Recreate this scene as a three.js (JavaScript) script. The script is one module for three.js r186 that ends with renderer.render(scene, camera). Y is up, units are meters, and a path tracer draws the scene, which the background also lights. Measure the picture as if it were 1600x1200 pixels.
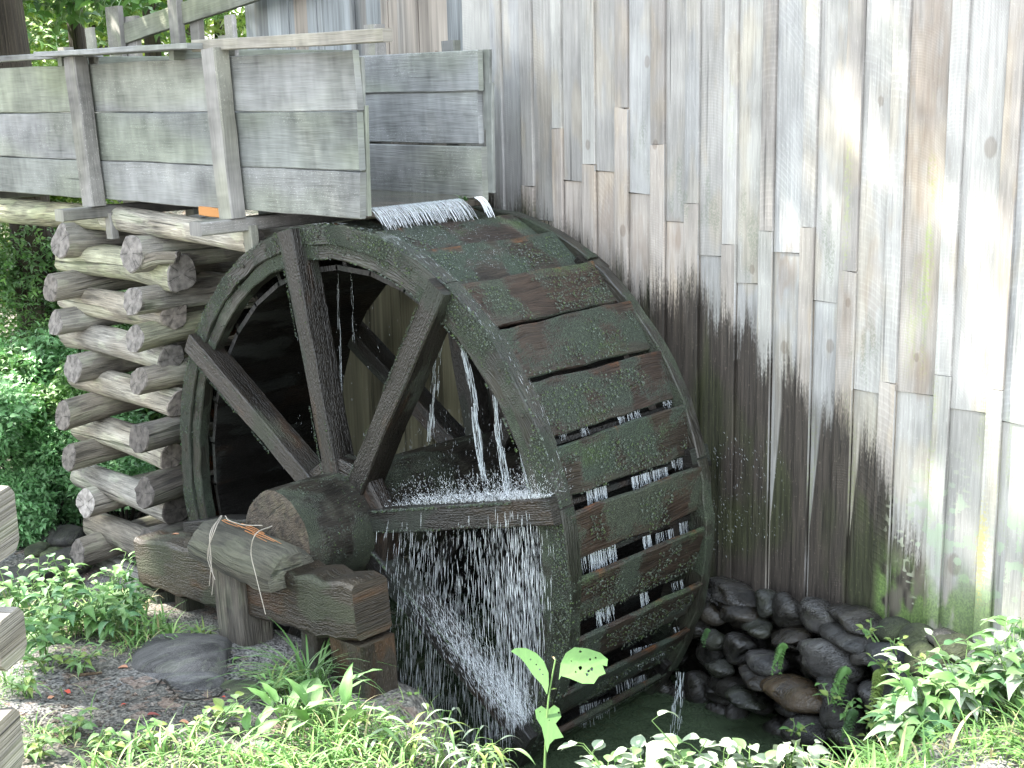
import * as THREE from 'three';
import { mergeGeometries, toCreasedNormals } from 'three/addons/utils/BufferGeometryUtils.js';

// ------------------------------------------------------------------ camera, sky, sun, exposure
const scene = new THREE.Scene();
const CAM = new THREE.Vector3(5.52826, 2.34271, 4.41088), YAW = 0.806383, PITCH = 0.221879, ROLL = -0.0238157, FOCAL = 2069.16;
const FW = new THREE.Vector3(-Math.cos(YAW) * Math.cos(PITCH), -Math.sin(PITCH), -Math.sin(YAW) * Math.cos(PITCH));
const RT0 = new THREE.Vector3().crossVectors(FW, new THREE.Vector3(0, 1, 0)).normalize();
const UP0 = new THREE.Vector3().crossVectors(RT0, FW);
const RT = RT0.clone().multiplyScalar(Math.cos(ROLL)).addScaledVector(UP0, Math.sin(ROLL));
const UPV = UP0.clone().multiplyScalar(Math.cos(ROLL)).addScaledVector(RT0, -Math.sin(ROLL));
const camera = new THREE.PerspectiveCamera(2 * Math.atan(600 / FOCAL) * 180 / Math.PI, 4 / 3, 0.1, 600);
camera.position.copy(CAM); camera.up.copy(UPV); camera.lookAt(CAM.clone().add(FW)); scene.add(camera);

const SUN = new THREE.Vector3(-0.50, 0.80, 0.33).normalize();
{
  const w = 512, h = 256, d = new Float32Array(w * h * 4);
  for (let j = 0; j < h; j++) for (let i = 0; i < w; i++) {
    const el = (j + 0.5) / h * Math.PI - Math.PI / 2, s = Math.max(0, Math.sin(el)), k = Math.pow(1 - s, 2.2), o = (j * w + i) * 4;
    d[o] = 0.66 + 0.46 * k; d[o + 1] = 0.77 + 0.38 * k; d[o + 2] = 0.92 + 0.22 * k; d[o + 3] = 1;
    if (el < -0.02) { d[o] = 0.16; d[o + 1] = 0.18; d[o + 2] = 0.12; }
  }
  const t = new THREE.DataTexture(d, w, h, THREE.RGBAFormat, THREE.FloatType);
  t.mapping = THREE.EquirectangularReflectionMapping; t.magFilter = THREE.LinearFilter; t.needsUpdate = true;
  scene.background = t; scene.environment = t;
}
const sun = new THREE.DirectionalLight(new THREE.Color(1, 0.955, 0.87), 5);
sun.position.copy(SUN).multiplyScalar(30); sun.target.position.set(0, 0, 0); sun.castShadow = true; sun.shadow.radius = 1.8;
Object.assign(sun.shadow.camera, { left: -12, right: 12, top: 12, bottom: -12, near: 1, far: 70 }); sun.shadow.mapSize.set(4096, 4096);
scene.add(sun, sun.target);
const renderer = new THREE.WebGLRenderer();
renderer.setSize(1024, 768); renderer.toneMapping = THREE.LinearToneMapping; renderer.toneMappingExposure = 4.9;
renderer.shadowMap.enabled = true;

// ------------------------------------------------------------------ helpers: random, noise, textures
const V = (x, y, z) => new THREE.Vector3(x, y, z);
const mix = (a, b, t) => a + (b - a) * t, clamp = (x, a = 0, b = 1) => x < a ? a : x > b ? b : x;
const ss = (a, b, x) => { const t = clamp((x - a) / (b - a)); return t * t * (3 - 2 * t); };
function rng(s) { return () => { s = (s + 0x6D2B79F5) | 0; let t = Math.imul(s ^ (s >>> 15), 1 | s); t = (t + Math.imul(t ^ (t >>> 7), 61 | t)) ^ t; return ((t ^ (t >>> 14)) >>> 0) / 4294967296; }; }
const hsh = (x, y, s) => { let h = Math.imul(x, 374761393) + Math.imul(y, 668265263) + Math.imul(s, 1442695041); h = Math.imul(h ^ (h >>> 13), 1274126177); return ((h ^ (h >>> 16)) >>> 0) / 4294967296; };
function vn(x, y, s = 0) { const ix = Math.floor(x), iy = Math.floor(y); let u = x - ix, v = y - iy; u = u * u * (3 - 2 * u); v = v * v * (3 - 2 * v); const a = hsh(ix, iy, s), b = hsh(ix + 1, iy, s), c = hsh(ix, iy + 1, s), d = hsh(ix + 1, iy + 1, s); return a + (b - a) * u + (c - a + (a - b - c + d) * u) * v; }
function tn(u, v, fx, fy, s = 0) {                                   // tileable: u, v in 0..1, lattice fx by fy
  const x = u * fx, y = v * fy, ix = Math.floor(x), iy = Math.floor(y); let p = x - ix, q = y - iy; p = p * p * (3 - 2 * p); q = q * q * (3 - 2 * q);
  const x0 = ((ix % fx) + fx) % fx, y0 = ((iy % fy) + fy) % fy, x1 = (x0 + 1) % fx, y1 = (y0 + 1) % fy;
  const a = hsh(x0, y0, s), b = hsh(x1, y0, s), c = hsh(x0, y1, s), d = hsh(x1, y1, s); return a + (b - a) * p + (c - a + (a - b - c + d) * p) * q;
}
const fbm = (x, y, s, o = 4) => { let a = 0, k = 0.5, t = 0; for (let i = 0; i < o; i++) { a += k * vn(x, y, s + i * 17); t += k; k *= 0.5; x *= 2.03; y *= 2.03; } return a / t; };
const tfbm = (u, v, fx, fy, s, o = 4) => { let a = 0, k = 0.5, t = 0; for (let i = 0; i < o; i++) { a += k * tn(u, v, fx << i, fy << i, s + i * 17); t += k; k *= 0.5; } return a / t; };
const n3 = (x, y, z, s) => (vn(x + z * 0.7, y - z * 0.43, s) + vn(y + x * 0.31 + 9.1, z + x * 0.5, s + 3)) / 2;
const LUT = new Uint8Array(4097); for (let i = 0; i <= 4096; i++) { const c = i / 4096; LUT[i] = Math.round(255 * (c <= 0.0031308 ? 12.92 * c : 1.055 * Math.pow(c, 1 / 2.4) - 0.055)); }
const enc = c => LUT[(clamp(c) * 4096) | 0];
// fn(u, v, out) fills out = [r, g, b (linear albedo), bump 0..1, roughness]
function maps(w, h, fn, rough = true) {
  const col = new Uint8Array(w * h * 4), bmp = new Uint8Array(w * h * 4), rgh = rough ? new Uint8Array(w * h * 4) : null, o = [0, 0, 0, 0, 0];
  for (let j = 0; j < h; j++) for (let i = 0; i < w; i++) {
    fn((i + 0.5) / w, (j + 0.5) / h, o); const k = (j * w + i) * 4;
    col[k] = enc(o[0]); col[k + 1] = enc(o[1]); col[k + 2] = enc(o[2]); col[k + 3] = 255;
    bmp[k] = bmp[k + 1] = bmp[k + 2] = clamp(o[3]) * 255; bmp[k + 3] = 255;
    if (rough) { rgh[k] = rgh[k + 1] = rgh[k + 2] = clamp(o[4]) * 255; rgh[k + 3] = 255; }
  }
  const mk = (a, srgb) => { const t = new THREE.DataTexture(a, w, h, THREE.RGBAFormat); t.wrapS = t.wrapT = THREE.RepeatWrapping; t.magFilter = THREE.LinearFilter; t.minFilter = THREE.LinearMipmapLinearFilter; t.generateMipmaps = true; if (srgb) t.colorSpace = THREE.SRGBColorSpace; t.needsUpdate = true; return t; };
  return { map: mk(col, true), bumpMap: mk(bmp), roughnessMap: rough ? mk(rgh) : null };
}
function mat(m, bump, o = {}) {
  const p = { map: m.map, bumpMap: m.bumpMap, bumpScale: bump, roughness: 1, metalness: 0, ...o };
  if (m.roughnessMap) p.roughnessMap = m.roughnessMap;
  return new THREE.MeshStandardMaterial(p);
}
const tint = (m, c) => { const k = m.clone(); k.color = new THREE.Color().setRGB(...c); return k; };

// ------------------------------------------------------------------ helpers: naming
const used = {};
function numbered(n) { used[n] = (used[n] ?? -1) + 1; return used[n] ? `${n}_${String(used[n]).padStart(3, '0')}` : n; }
const shade = o => { o.castShadow = true; o.receiveShadow = true; return o; };
function thing(name, label, category, pos = [0, 0, 0], group) {
  const o = new THREE.Group(); o.name = numbered(name); o.position.set(...pos); scene.add(o); o.userData = { label, category }; if (group) o.userData.group = group; return o;
}
function single(name, label, category, geo, m, group, kind) {
  const o = shade(new THREE.Mesh(geo, m)); o.name = numbered(name); scene.add(o); o.userData = { label, category }; if (group) o.userData.group = group; if (kind) o.userData.kind = kind; return o;
}
function part(name, geo, m, parent, kind) { const o = shade(new THREE.Mesh(geo, m)); o.name = name; parent.add(o); if (kind) o.userData.kind = kind; return o; }
function struct(name, geo, m) { const o = shade(new THREE.Mesh(geo, m)); o.name = numbered(name); o.userData.kind = 'structure'; scene.add(o); return o; }
// a point seen through picture position (px, py) of the 1600 x 1200 survey photo, on a known plane of the place
const ray = (px, py) => FW.clone().multiplyScalar(FOCAL).addScaledVector(RT, px - 800).addScaledVector(UPV, 600 - py).normalize();
const onPlane = (px, py, ax, k) => { const d = ray(px, py); return CAM.clone().addScaledVector(d, (k - CAM[ax]) / d[ax]); };

// ------------------------------------------------------------------ helpers: shapes
function tris() { return { p: [], u: [], c: null }; }
function quad(B, a, b, c, d, ua, ub, uc, ud) { for (const [q, w] of [[a, ua], [b, ub], [c, uc], [a, ua], [c, uc], [d, ud]]) { B.p.push(q[0], q[1], q[2]); B.u.push(w[0], w[1]); } }
function tri(B, a, b, c, ua, ub, uc) { for (const [q, w] of [[a, ua], [b, ub], [c, uc]]) { B.p.push(q[0], q[1], q[2]); B.u.push(w[0], w[1]); } }
function geoOf(B, crease = 0.6) {
  const g = new THREE.BufferGeometry(); g.setAttribute('position', new THREE.Float32BufferAttribute(B.p, 3)); g.setAttribute('uv', new THREE.Float32BufferAttribute(B.u, 2));
  if (crease === 0) { g.computeVertexNormals(); return g; }
  return toCreasedNormals(g, crease);
}
// board along +X from 0 to L, width W along Y, thickness T along Z; hand-worked: chamfered, wavy edges
function plank(L, W, T, o = {}) {
  const { n = 6, wob = 0.003, ch = 0.004, seed = 1, us = 4, vs = 1, skew0 = 0, skew1 = 0, taper = 1, ragged = 0 } = o, r = rng(seed * 7919 + 13), uo = o.uo ?? r(), vo = o.vo ?? r(), B = tris(), rings = [], P = [];
  const off = Array.from({ length: 4 }, () => { let a = 0; return () => (a = a * 0.6 + (r() - 0.5) * 2 * wob); });
  for (let i = 0; i <= n; i++) {
    const t = i / n, w = W * mix(1, taper, t) / 2, y0 = -w + off[0](), y1 = w + off[1](), z0 = -T / 2 + off[2]() * 0.5, z1 = T / 2 + off[3]() * 0.5, x = t * L;
    const sk = y => mix(skew0, skew1, t) * (y / W);
    rings.push([[y0 + ch, z1], [y1 - ch, z1], [y1, z1 - ch], [y1, z0 + ch], [y1 - ch, z0], [y0 + ch, z0], [y0, z0 + ch], [y0, z1 - ch]].map(([y, z]) => [x + sk(y) + (ragged && i === n ? (r() - 0.5) * ragged : 0), y, z]));
  }
  let per = [0]; for (let k = 0; k < 8; k++) { const a = rings[0][k], b = rings[0][(k + 1) % 8]; per.push(per[k] + Math.hypot(a[1] - b[1], a[2] - b[2])); }
  for (let i = 0; i < n; i++) for (let k = 0; k < 8; k++) {
    const a = rings[i][k], b = rings[i + 1][k], c = rings[i + 1][(k + 1) % 8], d = rings[i][(k + 1) % 8];
    quad(B, a, b, c, d, [a[0] / us + uo, per[k] / vs + vo], [b[0] / us + uo, per[k] / vs + vo], [c[0] / us + uo, per[k + 1] / vs + vo], [d[0] / us + uo, per[k + 1] / vs + vo]);
  }
  for (const [i, s] of [[0, 1], [n, 0]]) { const R = rings[i]; for (let k = 1; k < 7; k++) { const q = s ? [R[0], R[k + 1], R[k]] : [R[0], R[k], R[k + 1]]; tri(B, ...q, ...q.map(e => [e[2] / us * 0.3 + uo + 0.31, e[1] / vs + vo])); } }
  return geoOf(B, 0.5);
}
// round log along +X; groups: 0 side, 1 cut ends
function logGeo(L, r0, r1, o = {}) {
  const { n = 14, m = 18, bow = 0.02, rough = 0.06, seed = 1, slant = 0 } = o, r = rng(seed * 104729 + 7), B = tris(), E = tris(), rings = [], uo = r(), vo = r(), by = (r() - 0.5) * 2 * bow, bz = (r() - 0.5) * 2 * bow;
  for (let i = 0; i <= n; i++) {
    const t = i / n, cy = Math.sin(t * Math.PI) * by, cz = Math.sin(t * Math.PI) * bz, R = mix(r0, r1, t), ring = [];
    for (let k = 0; k < m; k++) {
      const a = k / m * Math.PI * 2, q = R * (1 + rough * ((vn(Math.cos(a) * 1.3 + 5 + seed, Math.sin(a) * 1.3 + t * L * 1.6, seed) - 0.5) * 2 + (vn(a * 3.5, t * 1.5, seed + 5) - 0.5) * 0.9));
      ring.push([t * L + (i === 0 || i === n ? (Math.cos(a) * slant + (r() - 0.5) * 0.012) : 0), cy + Math.cos(a) * q, cz + Math.sin(a) * q]);
    }
    rings.push(ring);
  }
  for (let i = 0; i < n; i++) for (let k = 0; k < m; k++) {
    const k1 = (k + 1) % m, u0 = i / n * L / 2 + uo, u1 = (i + 1) / n * L / 2 + uo, v0 = k / m + vo, v1 = (k + 1) / m + vo;
    quad(B, rings[i][k], rings[i][k1], rings[i + 1][k1], rings[i + 1][k], [u0, v0], [u0, v1], [u1, v1], [u1, v0]);
  }
  for (const [i, s] of [[0, 1], [n, -1]]) {
    const R = rings[i], c = [0, 0, 0]; for (const q of R) for (let a = 0; a < 3; a++) c[a] += q[a] / m;
    const inset = R.map(q => [q[0] - s * -0.0 - s * 0.008, c[1] + (q[1] - c[1]) * 0.93, c[2] + (q[2] - c[2]) * 0.93]); c[0] -= s * 0.006;
    const ta = r() * 6.28, tc = Math.cos(ta), ts = Math.sin(ta), uv = q => { const y = (q[1] - c[1]) / r0 * 0.44, z = (q[2] - c[2]) / r0 * 0.44; return [0.5 + y * tc - z * ts, 0.5 + y * ts + z * tc]; };
    for (let k = 0; k < m; k++) {
      const k1 = (k + 1) % m, q = s > 0 ? [R[k], inset[k], inset[k1], R[k1]] : [R[k], R[k1], inset[k1], inset[k]]; quad(E, ...q, ...q.map(uv));
      const t = s > 0 ? [c, inset[k1], inset[k]] : [c, inset[k], inset[k1]]; tri(E, ...t, ...t.map(uv));
    }
  }
  const gb = geoOf(B, 1.0), ge = geoOf(E, 0.5);
  return mergeGeometries([gb, ge], true);
}
function orient(o, A, B, up = V(0, 1, 0)) {                          // local X from A towards B, local Y near up
  const x = B.clone().sub(A).normalize(), z = new THREE.Vector3().crossVectors(x, up).normalize(), y = new THREE.Vector3().crossVectors(z, x);
  o.quaternion.setFromRotationMatrix(new THREE.Matrix4().makeBasis(x, y, z)); o.position.copy(A); return o;
}
function rockGeo(sx, sy, sz, seed, det = 3, amp = 0.22, flat = 0) {
  const g = new THREE.IcosahedronGeometry(1, det), p = g.attributes.position, uv = new Float32Array(p.count * 2);
  const nrm = []; const r = rng(seed + 77); for (let i = 0; i < 7; i++) nrm.push(V(r() - 0.5, r() - 0.5, r() - 0.5).normalize());
  for (let i = 0; i < p.count; i++) {
    const v = V(p.getX(i), p.getY(i), p.getZ(i)); let k = 1 + amp * (n3(v.x * 1.1 + seed, v.y * 1.1, v.z * 1.1, seed) - 0.5) * 2 + amp * 0.35 * (n3(v.x * 3.1, v.y * 3.1 + seed, v.z * 3.1, seed + 4) - 0.5);
    for (const q of nrm) { const d = v.dot(q); if (d > 0.72) k *= mix(1, 0.72 / d, 0.7); }
    uv[i * 2] = v.x * sx * 2.6 + v.z * sz * 1.9 + seed * 0.37; uv[i * 2 + 1] = v.y * sy * 2.6 + v.z * sz * 2.1 + seed * 0.61;
    p.setXYZ(i, v.x * k * sx, (flat && v.y > 0.45 ? mix(v.y, 0.45, flat) : v.y) * k * sy, v.z * k * sz);
  }
  g.setAttribute('uv', new THREE.BufferAttribute(uv, 2)); g.deleteAttribute('normal');
  return toCreasedNormals(g, 1.2);
}
// leaf along +X, length L, width W; folded along its midrib and drooping
function leafGeo(L, W, o = {}) {
  const { n = 7, fold = 0.35, droop = 0.3, tipPow = 1, basePow = 0.6, wave = 0.04, seed = 1 } = o, r = rng(seed * 31 + 5), B = tris(), S = [];
  for (let i = 0; i <= n; i++) {
    const t = i / n, w = W / 2 * Math.pow(Math.sin(Math.PI * Math.pow(clamp(t, 0.004, 0.996), basePow)), tipPow) + 0.0006, ang = -droop * t * t * 1.2, x = L * t * Math.cos(ang * 0.6), y = L * t * Math.sin(ang);
    const wl = (r() - 0.5) * wave * W * 2, wr = (r() - 0.5) * wave * W * 2;
    S.push([[x, y + fold * w + wl, -w * (1 - fold * 0.25)], [x, y + fold * w * 0.42 + wl * 0.4, -w * 0.5], [x, y, 0], [x, y + fold * w * 0.42 + wr * 0.4, w * 0.5], [x, y + fold * w + wr, w * (1 - fold * 0.25)]]);
  }
  for (let i = 0; i < n; i++) for (let k = 0; k < 4; k++) quad(B, S[i][k], S[i][k + 1], S[i + 1][k + 1], S[i + 1][k], [i / n, k / 4], [i / n, (k + 1) / 4], [(i + 1) / n, (k + 1) / 4], [(i + 1) / n, k / 4]);
  return geoOf(B, 1.2);
}
function tube(pts, r0, r1, seg = 5, n = 8) {
  const c = new THREE.CatmullRomCurve3(pts), g = new THREE.TubeGeometry(c, n, 1, seg, false), p = g.attributes.position;
  for (let i = 0; i <= n; i++) { const q = c.getPointAt(i / n), rr = mix(r0, r1, i / n); for (let k = 0; k <= seg; k++) { const id = i * (seg + 1) + k; p.setXYZ(id, q.x + (p.getX(id) - q.x) * rr, q.y + (p.getY(id) - q.y) * rr, q.z + (p.getZ(id) - q.z) * rr); } }
  return g;
}

// ------------------------------------------------------------------ materials
const T_PLANK = maps(2048, 1024, (u, v, o) => {                     // grey sawn planks, 4 m along u, 1 m along v
  const w = tn(u, v, 6, 5, 3) * 0.03, g = tn(u, v + w, 60, 420, 1), g2 = tn(u, v + w, 22, 120, 2), b = tfbm(u, v, 8, 4, 7, 4), sp = tn(u, v, 560, 380, 9), sm = tn(u, v, 90, 14, 15);
  const vs = tfbm(u, v, 30, 4, 19, 3), ar = tn(u + 0.02 * v, v, 200, 12, 23); let k = 0.78 + 0.16 * (g - 0.5) + 0.14 * (g2 - 0.5) + 0.75 * (b - 0.5) + 0.45 * (vs - 0.5) + 0.16 * (sm - 0.5) + 0.12 * (ar - 0.5);
  const crack = ss(0.90, 0.97, tn(u, v + w, 5, 70, 21)) * ss(0.35, 0.7, tn(u, v, 5, 9, 22)); k *= 1 - 0.6 * crack;
  const fleck = ss(0.80, 0.90, sp) * ss(0.48, 0.66, tfbm(u, v, 6, 6, 31, 3)); k += fleck * 0.55;
  const gr = ss(0.42, 0.75, tfbm(u, v, 5, 3, 41, 3)); o[0] = 0.242 * k * mix(1, 0.98, gr); o[1] = 0.245 * k * mix(1, 1.01, gr); o[2] = 0.240 * k * mix(1, 0.88, gr);
  o[3] = 0.5 + 0.35 * (g - 0.5) + 0.3 * (g2 - 0.5) - 0.4 * crack; o[4] = 0.86;
});
const T_WET = maps(1024, 512, (u, v, o) => {                        // wet dark timber, 2 m along u, 0.5 m along v
  const w = tn(u, v, 5, 4, 3) * 0.05, g = tn(u, v + w, 24, 200, 1), g2 = tn(u, v + w, 10, 60, 2), b = tfbm(u, v, 6, 3, 7, 4), moss = ss(0.50, 0.66, tfbm(u, v, 7, 4, 51, 4)), mf = tn(u, v, 340, 170, 12);
  const fl = tn(u, v, 480, 300, 14), fl2 = tn(u, v, 200, 150, 16); let k = 0.68 + 0.30 * (g - 0.5) + 0.25 * (g2 - 0.5) + 0.9 * (b - 0.5) + 0.35 * (fl2 - 0.5) + (fl > 0.88 ? 0.9 : 0); const rust = 0.6 * ss(0.64, 0.78, tfbm(u, v, 6, 5, 61, 4));
  const R = mix(0.050, 0.105, rust), G = mix(0.043, 0.058, rust), B = mix(0.036, 0.030, rust);
  const m = moss * 0.8, q = 0.6 + 0.9 * mf; o[0] = mix(R * k, 0.046 * q, m); o[1] = mix(G * k, 0.057 * q, m); o[2] = mix(B * k, 0.040 * q, m);
  o[3] = 0.5 + 0.4 * (g - 0.5) + 0.3 * (g2 - 0.5) + 0.5 * (fl2 - 0.5) + 0.3 * m * (mf - 0.3); o[4] = mix(0.45, 0.85, m) + 0.3 * (b - 0.5);
});
const T_MOSS = maps(1024, 1024, (u, v, o) => {                      // mossy wet rim timber, 1 m by 1 m
  const w = tn(u, v, 4, 4, 3) * 0.04, g = tn(u, v + w, 16, 220, 1), f = tn(u, v, 250, 250, 12), f2 = tn(u, v, 420, 420, 13), b = tfbm(u, v, 5, 5, 7, 5), moss = ss(0.36, 0.62, tfbm(u, v, 6, 7, 51, 5) + 0.14 * (f - 0.5)), gr = ss(0.52, 0.72, tfbm(u, v, 9, 8, 81, 4));
  const k = 0.7 + 0.45 * (g - 0.5) + 1.0 * (b - 0.5) + (f2 > 0.88 ? 0.8 : 0), q = 0.40 + 1.0 * f * f + 0.35 * f2;
  o[0] = mix(0.048 * k, 0.047 * q, moss) + 0.030 * gr * q; o[1] = mix(0.044 * k, 0.062 * q, moss) + 0.034 * gr * q; o[2] = mix(0.039 * k, 0.040 * q, moss) + 0.028 * gr * q;
  o[3] = mix(0.35 + 0.35 * (g - 0.5), 0.45 + 0.5 * (f - 0.3) + 0.2 * f2, moss); o[4] = mix(0.40, 0.8, moss) + 0.2 * (f2 - 0.5);
});
const T_BUCKET = maps(1024, 1440, (u, v, o) => {                    // four mossy bucket boards, each 1.05 m by 0.37 m, bare red brown along the top edge
  const id = Math.floor(v * 4), t = (v * 4 - id) * 0.37, w = tn(u, v, 5, 8, 3) * 0.02, g = tn(u, v + w, 14, 420, 1), g2 = tn(u, v + w, 7, 120, 2), f = tn(u, v, 260, 360, 12), f2 = tn(u, v, 430, 600, 13), b = tfbm(u, v, 5, 7, 7, 5), n = tfbm(u, v, 6, 9, 51, 5), n2 = tfbm(u, v, 12, 5, 52, 4);
  const edge = t > 0.40 ? 1 : ss(0.255, 0.335, t + 0.20 * (n2 - 0.5) + 0.05 * (f - 0.5)) * ss(0.30, 0.55, n2 + 0.15), low = ss(0.06, 0.02, t + 0.06 * (n2 - 0.5)), cover = [0.50, 0.46, 0.43, 0.47][id];
  const moss = ss(cover - 0.10, cover + 0.08, n + 0.16 * (f - 0.5)) * (1 - 0.92 * edge) * (1 - 0.6 * low), bright = ss(0.55, 0.75, tfbm(u, v, 3, 5, 71, 4)), rust = Math.max(0.06, edge * ss(0.38, 0.54, tfbm(u, v, 9, 11, 61, 4)));
  const k = 0.75 + 0.5 * (g - 0.5) + 0.5 * (g2 - 0.5) + 0.8 * (b - 0.5), q = 0.34 + 1.25 * f * f + 0.4 * f2 + (f2 > 0.87 ? 1.0 : 0);
  const R = mix(0.052, 0.26, rust), G = mix(0.042, 0.095, rust), B = mix(0.037, 0.034, rust); o[0] = mix(R * k, mix(0.057, 0.066, bright) * q, moss); o[1] = mix(G * k, mix(0.076, 0.100, bright) * q, moss); o[2] = mix(B * k, mix(0.056, 0.038, bright) * q, moss);
  o[3] = mix(0.32 + 0.4 * (g - 0.5) + 0.3 * (g2 - 0.5), 0.45 + 0.55 * (f - 0.3) + 0.2 * f2, moss); o[4] = mix(0.45, 0.82, moss) + 0.2 * (f2 - 0.5);
});
const T_LOG = maps(1024, 512, (u, v, o) => {                        // peeled weathered log, 2 m along u, once round along v
  const w = tn(u, v, 4, 3, 3) * 0.05, g = tn(u, v + w, 30, 150, 1), g2 = tn(u, v + w, 12, 40, 2), b = tfbm(u, v, 7, 4, 7, 4), lich = ss(0.55, 0.66, tfbm(u, v, 10, 6, 41, 4));
  const crack = ss(0.83, 0.93, tn(u, v + w, 4, 34, 21)) * ss(0.3, 0.6, tn(u, v, 7, 12, 22)); let k = 0.76 + 0.5 * (g - 0.5) + 0.45 * (g2 - 0.5) + 0.85 * (b - 0.5) + (tn(u, v, 300, 150, 77) > 0.85 ? 0.2 : 0); k *= 1 - 0.78 * crack;
  const br = ss(0.45, 0.7, tfbm(u, v, 4, 3, 91, 3)); o[0] = mix(0.310, 0.270, br) * k + 0.06 * lich; o[1] = mix(0.292, 0.244, br) * k + 0.07 * lich; o[2] = mix(0.258, 0.205, br) * k + 0.045 * lich;
  o[3] = 0.6 + 0.4 * (g - 0.5) + 0.35 * (g2 - 0.5) - 0.6 * crack; o[4] = 0.9;
});
const T_END = maps(512, 512, (u, v, o) => {                         // cut end of a log
  const x = u - 0.5, y = v - 0.5, a = Math.atan2(y, x), d = Math.hypot(x, y) + 0.02 * fbm(u * 5, v * 5, 3), ring = Math.sin(d * 190 + 3 * fbm(u * 4, v * 4, 9));
  let ck = 0; for (let i = 0; i < 6; i++) { const A = hsh(i, 3, 5) * 6.28, da = Math.abs(Math.atan2(Math.sin(a - A - 0.12 * fbm(d * 20, i, 4)), Math.cos(a - A))); ck = Math.max(ck, ss(0.011, 0.002, da * d) * ss(0.01 + 0.2 * hsh(i, 8, 2), 0.06 + 0.2 * hsh(i, 8, 2), d)); }
  let k = 0.7 + 0.10 * ring + 1.0 * (fbm(u * 9, v * 9, 12) - 0.5); k *= 1 - 0.6 * ck; o[0] = 0.27 * k; o[1] = 0.245 * k; o[2] = 0.225 * k; o[3] = 0.6 + 0.15 * ring - 0.5 * ck; o[4] = 0.92;
});
const T_ROCK = maps(512, 512, (u, v, o) => {
  const b = tfbm(u, v, 5, 5, 7, 6), f = tn(u, v, 200, 200, 3), l = ss(0.6, 0.7, tfbm(u, v, 9, 9, 33, 4)); const k = 0.6 + 1.7 * (b - 0.4) + 0.9 * (f - 0.5);
  o[0] = 0.125 * k + 0.03 * l; o[1] = 0.122 * k + 0.035 * l; o[2] = 0.12 * k + 0.02 * l; o[3] = 0.5 + 0.8 * (b - 0.5) + 0.25 * (f - 0.5); o[4] = 0.75 + 0.5 * (b - 0.5);
});
const T_SOIL = maps(1024, 1024, (u, v, o) => {                      // gravelly soil with litter, 2 m square
  const b = tfbm(u, v, 4, 4, 7, 6), f = tn(u, v, 230, 230, 3), f2 = tn(u, v, 90, 90, 5), l = ss(0.66, 0.74, tn(u, v, 60, 44, 33)) * ss(0.4, 0.6, tn(u, v, 9, 9, 34)), gr = ss(0.5, 0.7, tfbm(u, v, 3, 3, 55, 4));
  const k = 0.55 + 1.2 * (b - 0.4) + 0.9 * (f - 0.5) + 0.5 * (f2 - 0.5); o[0] = mix(0.19, 0.31, gr) * k; o[1] = mix(0.175, 0.295, gr) * k; o[2] = mix(0.15, 0.28, gr) * k; if (l > 0) { o[0] = mix(o[0], 0.24, 0.5 * l); o[1] = mix(o[1], 0.16, 0.5 * l); o[2] = mix(o[2], 0.12, 0.5 * l); }
  o[3] = 0.4 + 0.6 * (f - 0.5) + 0.5 * (b - 0.5) + 0.4 * (f2 - 0.5); o[4] = 0.9;
});
const M = {
  plank: mat(T_PLANK, 0.004), wet: mat(T_WET, 0.006), moss: mat(T_MOSS, 0.008), bucket: mat(T_BUCKET, 0.009), log: mat(T_LOG, 0.012), end: mat(T_END, 0.006), soil: mat(T_SOIL, 0.02),
  rock: mat(T_ROCK, 0.02), wetrock: mat(T_ROCK, 0.012, { roughness: 0.36 }),
};
M.wetrock.color.setRGB(0.15, 0.135, 0.115);
M.rim = tint(M.moss, [0.33, 0.35, 0.29]); M.hewn = tint(M.wet, [1.75, 1.65, 1.5]); M.post = tint(M.plank, [1.12, 1.06, 1.02]); M.greyhewn = tint(M.log, [0.62, 0.60, 0.58]);
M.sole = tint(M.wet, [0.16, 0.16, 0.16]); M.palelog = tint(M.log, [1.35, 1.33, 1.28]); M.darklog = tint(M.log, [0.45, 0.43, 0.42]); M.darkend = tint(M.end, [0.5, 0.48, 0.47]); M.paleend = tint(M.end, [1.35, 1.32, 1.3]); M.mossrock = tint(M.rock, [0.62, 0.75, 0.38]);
M.orange = new THREE.MeshStandardMaterial({ color: new THREE.Color().setRGB(0.42, 0.19, 0.06), roughness: 0.8 });
const leafMat = (r, g, b, tr = 0.35) => new THREE.MeshPhysicalMaterial({ color: new THREE.Color().setRGB(r, g, b), roughness: 0.62, transmission: tr, thickness: 0, side: THREE.DoubleSide });
M.water = new THREE.MeshPhysicalMaterial({ color: new THREE.Color().setRGB(0.78, 0.82, 0.84), roughness: 0.10, transmission: 0.65, thickness: 0, ior: 1.33 });
M.foam = new THREE.MeshPhysicalMaterial({ color: new THREE.Color().setRGB(0.84, 0.87, 0.89), roughness: 0.2, transmission: 0.4, thickness: 0, ior: 1.33 });
M.bark = mat(T_LOG, 0.03, {}); M.bark.color.setRGB(0.2, 0.17, 0.14);

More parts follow.
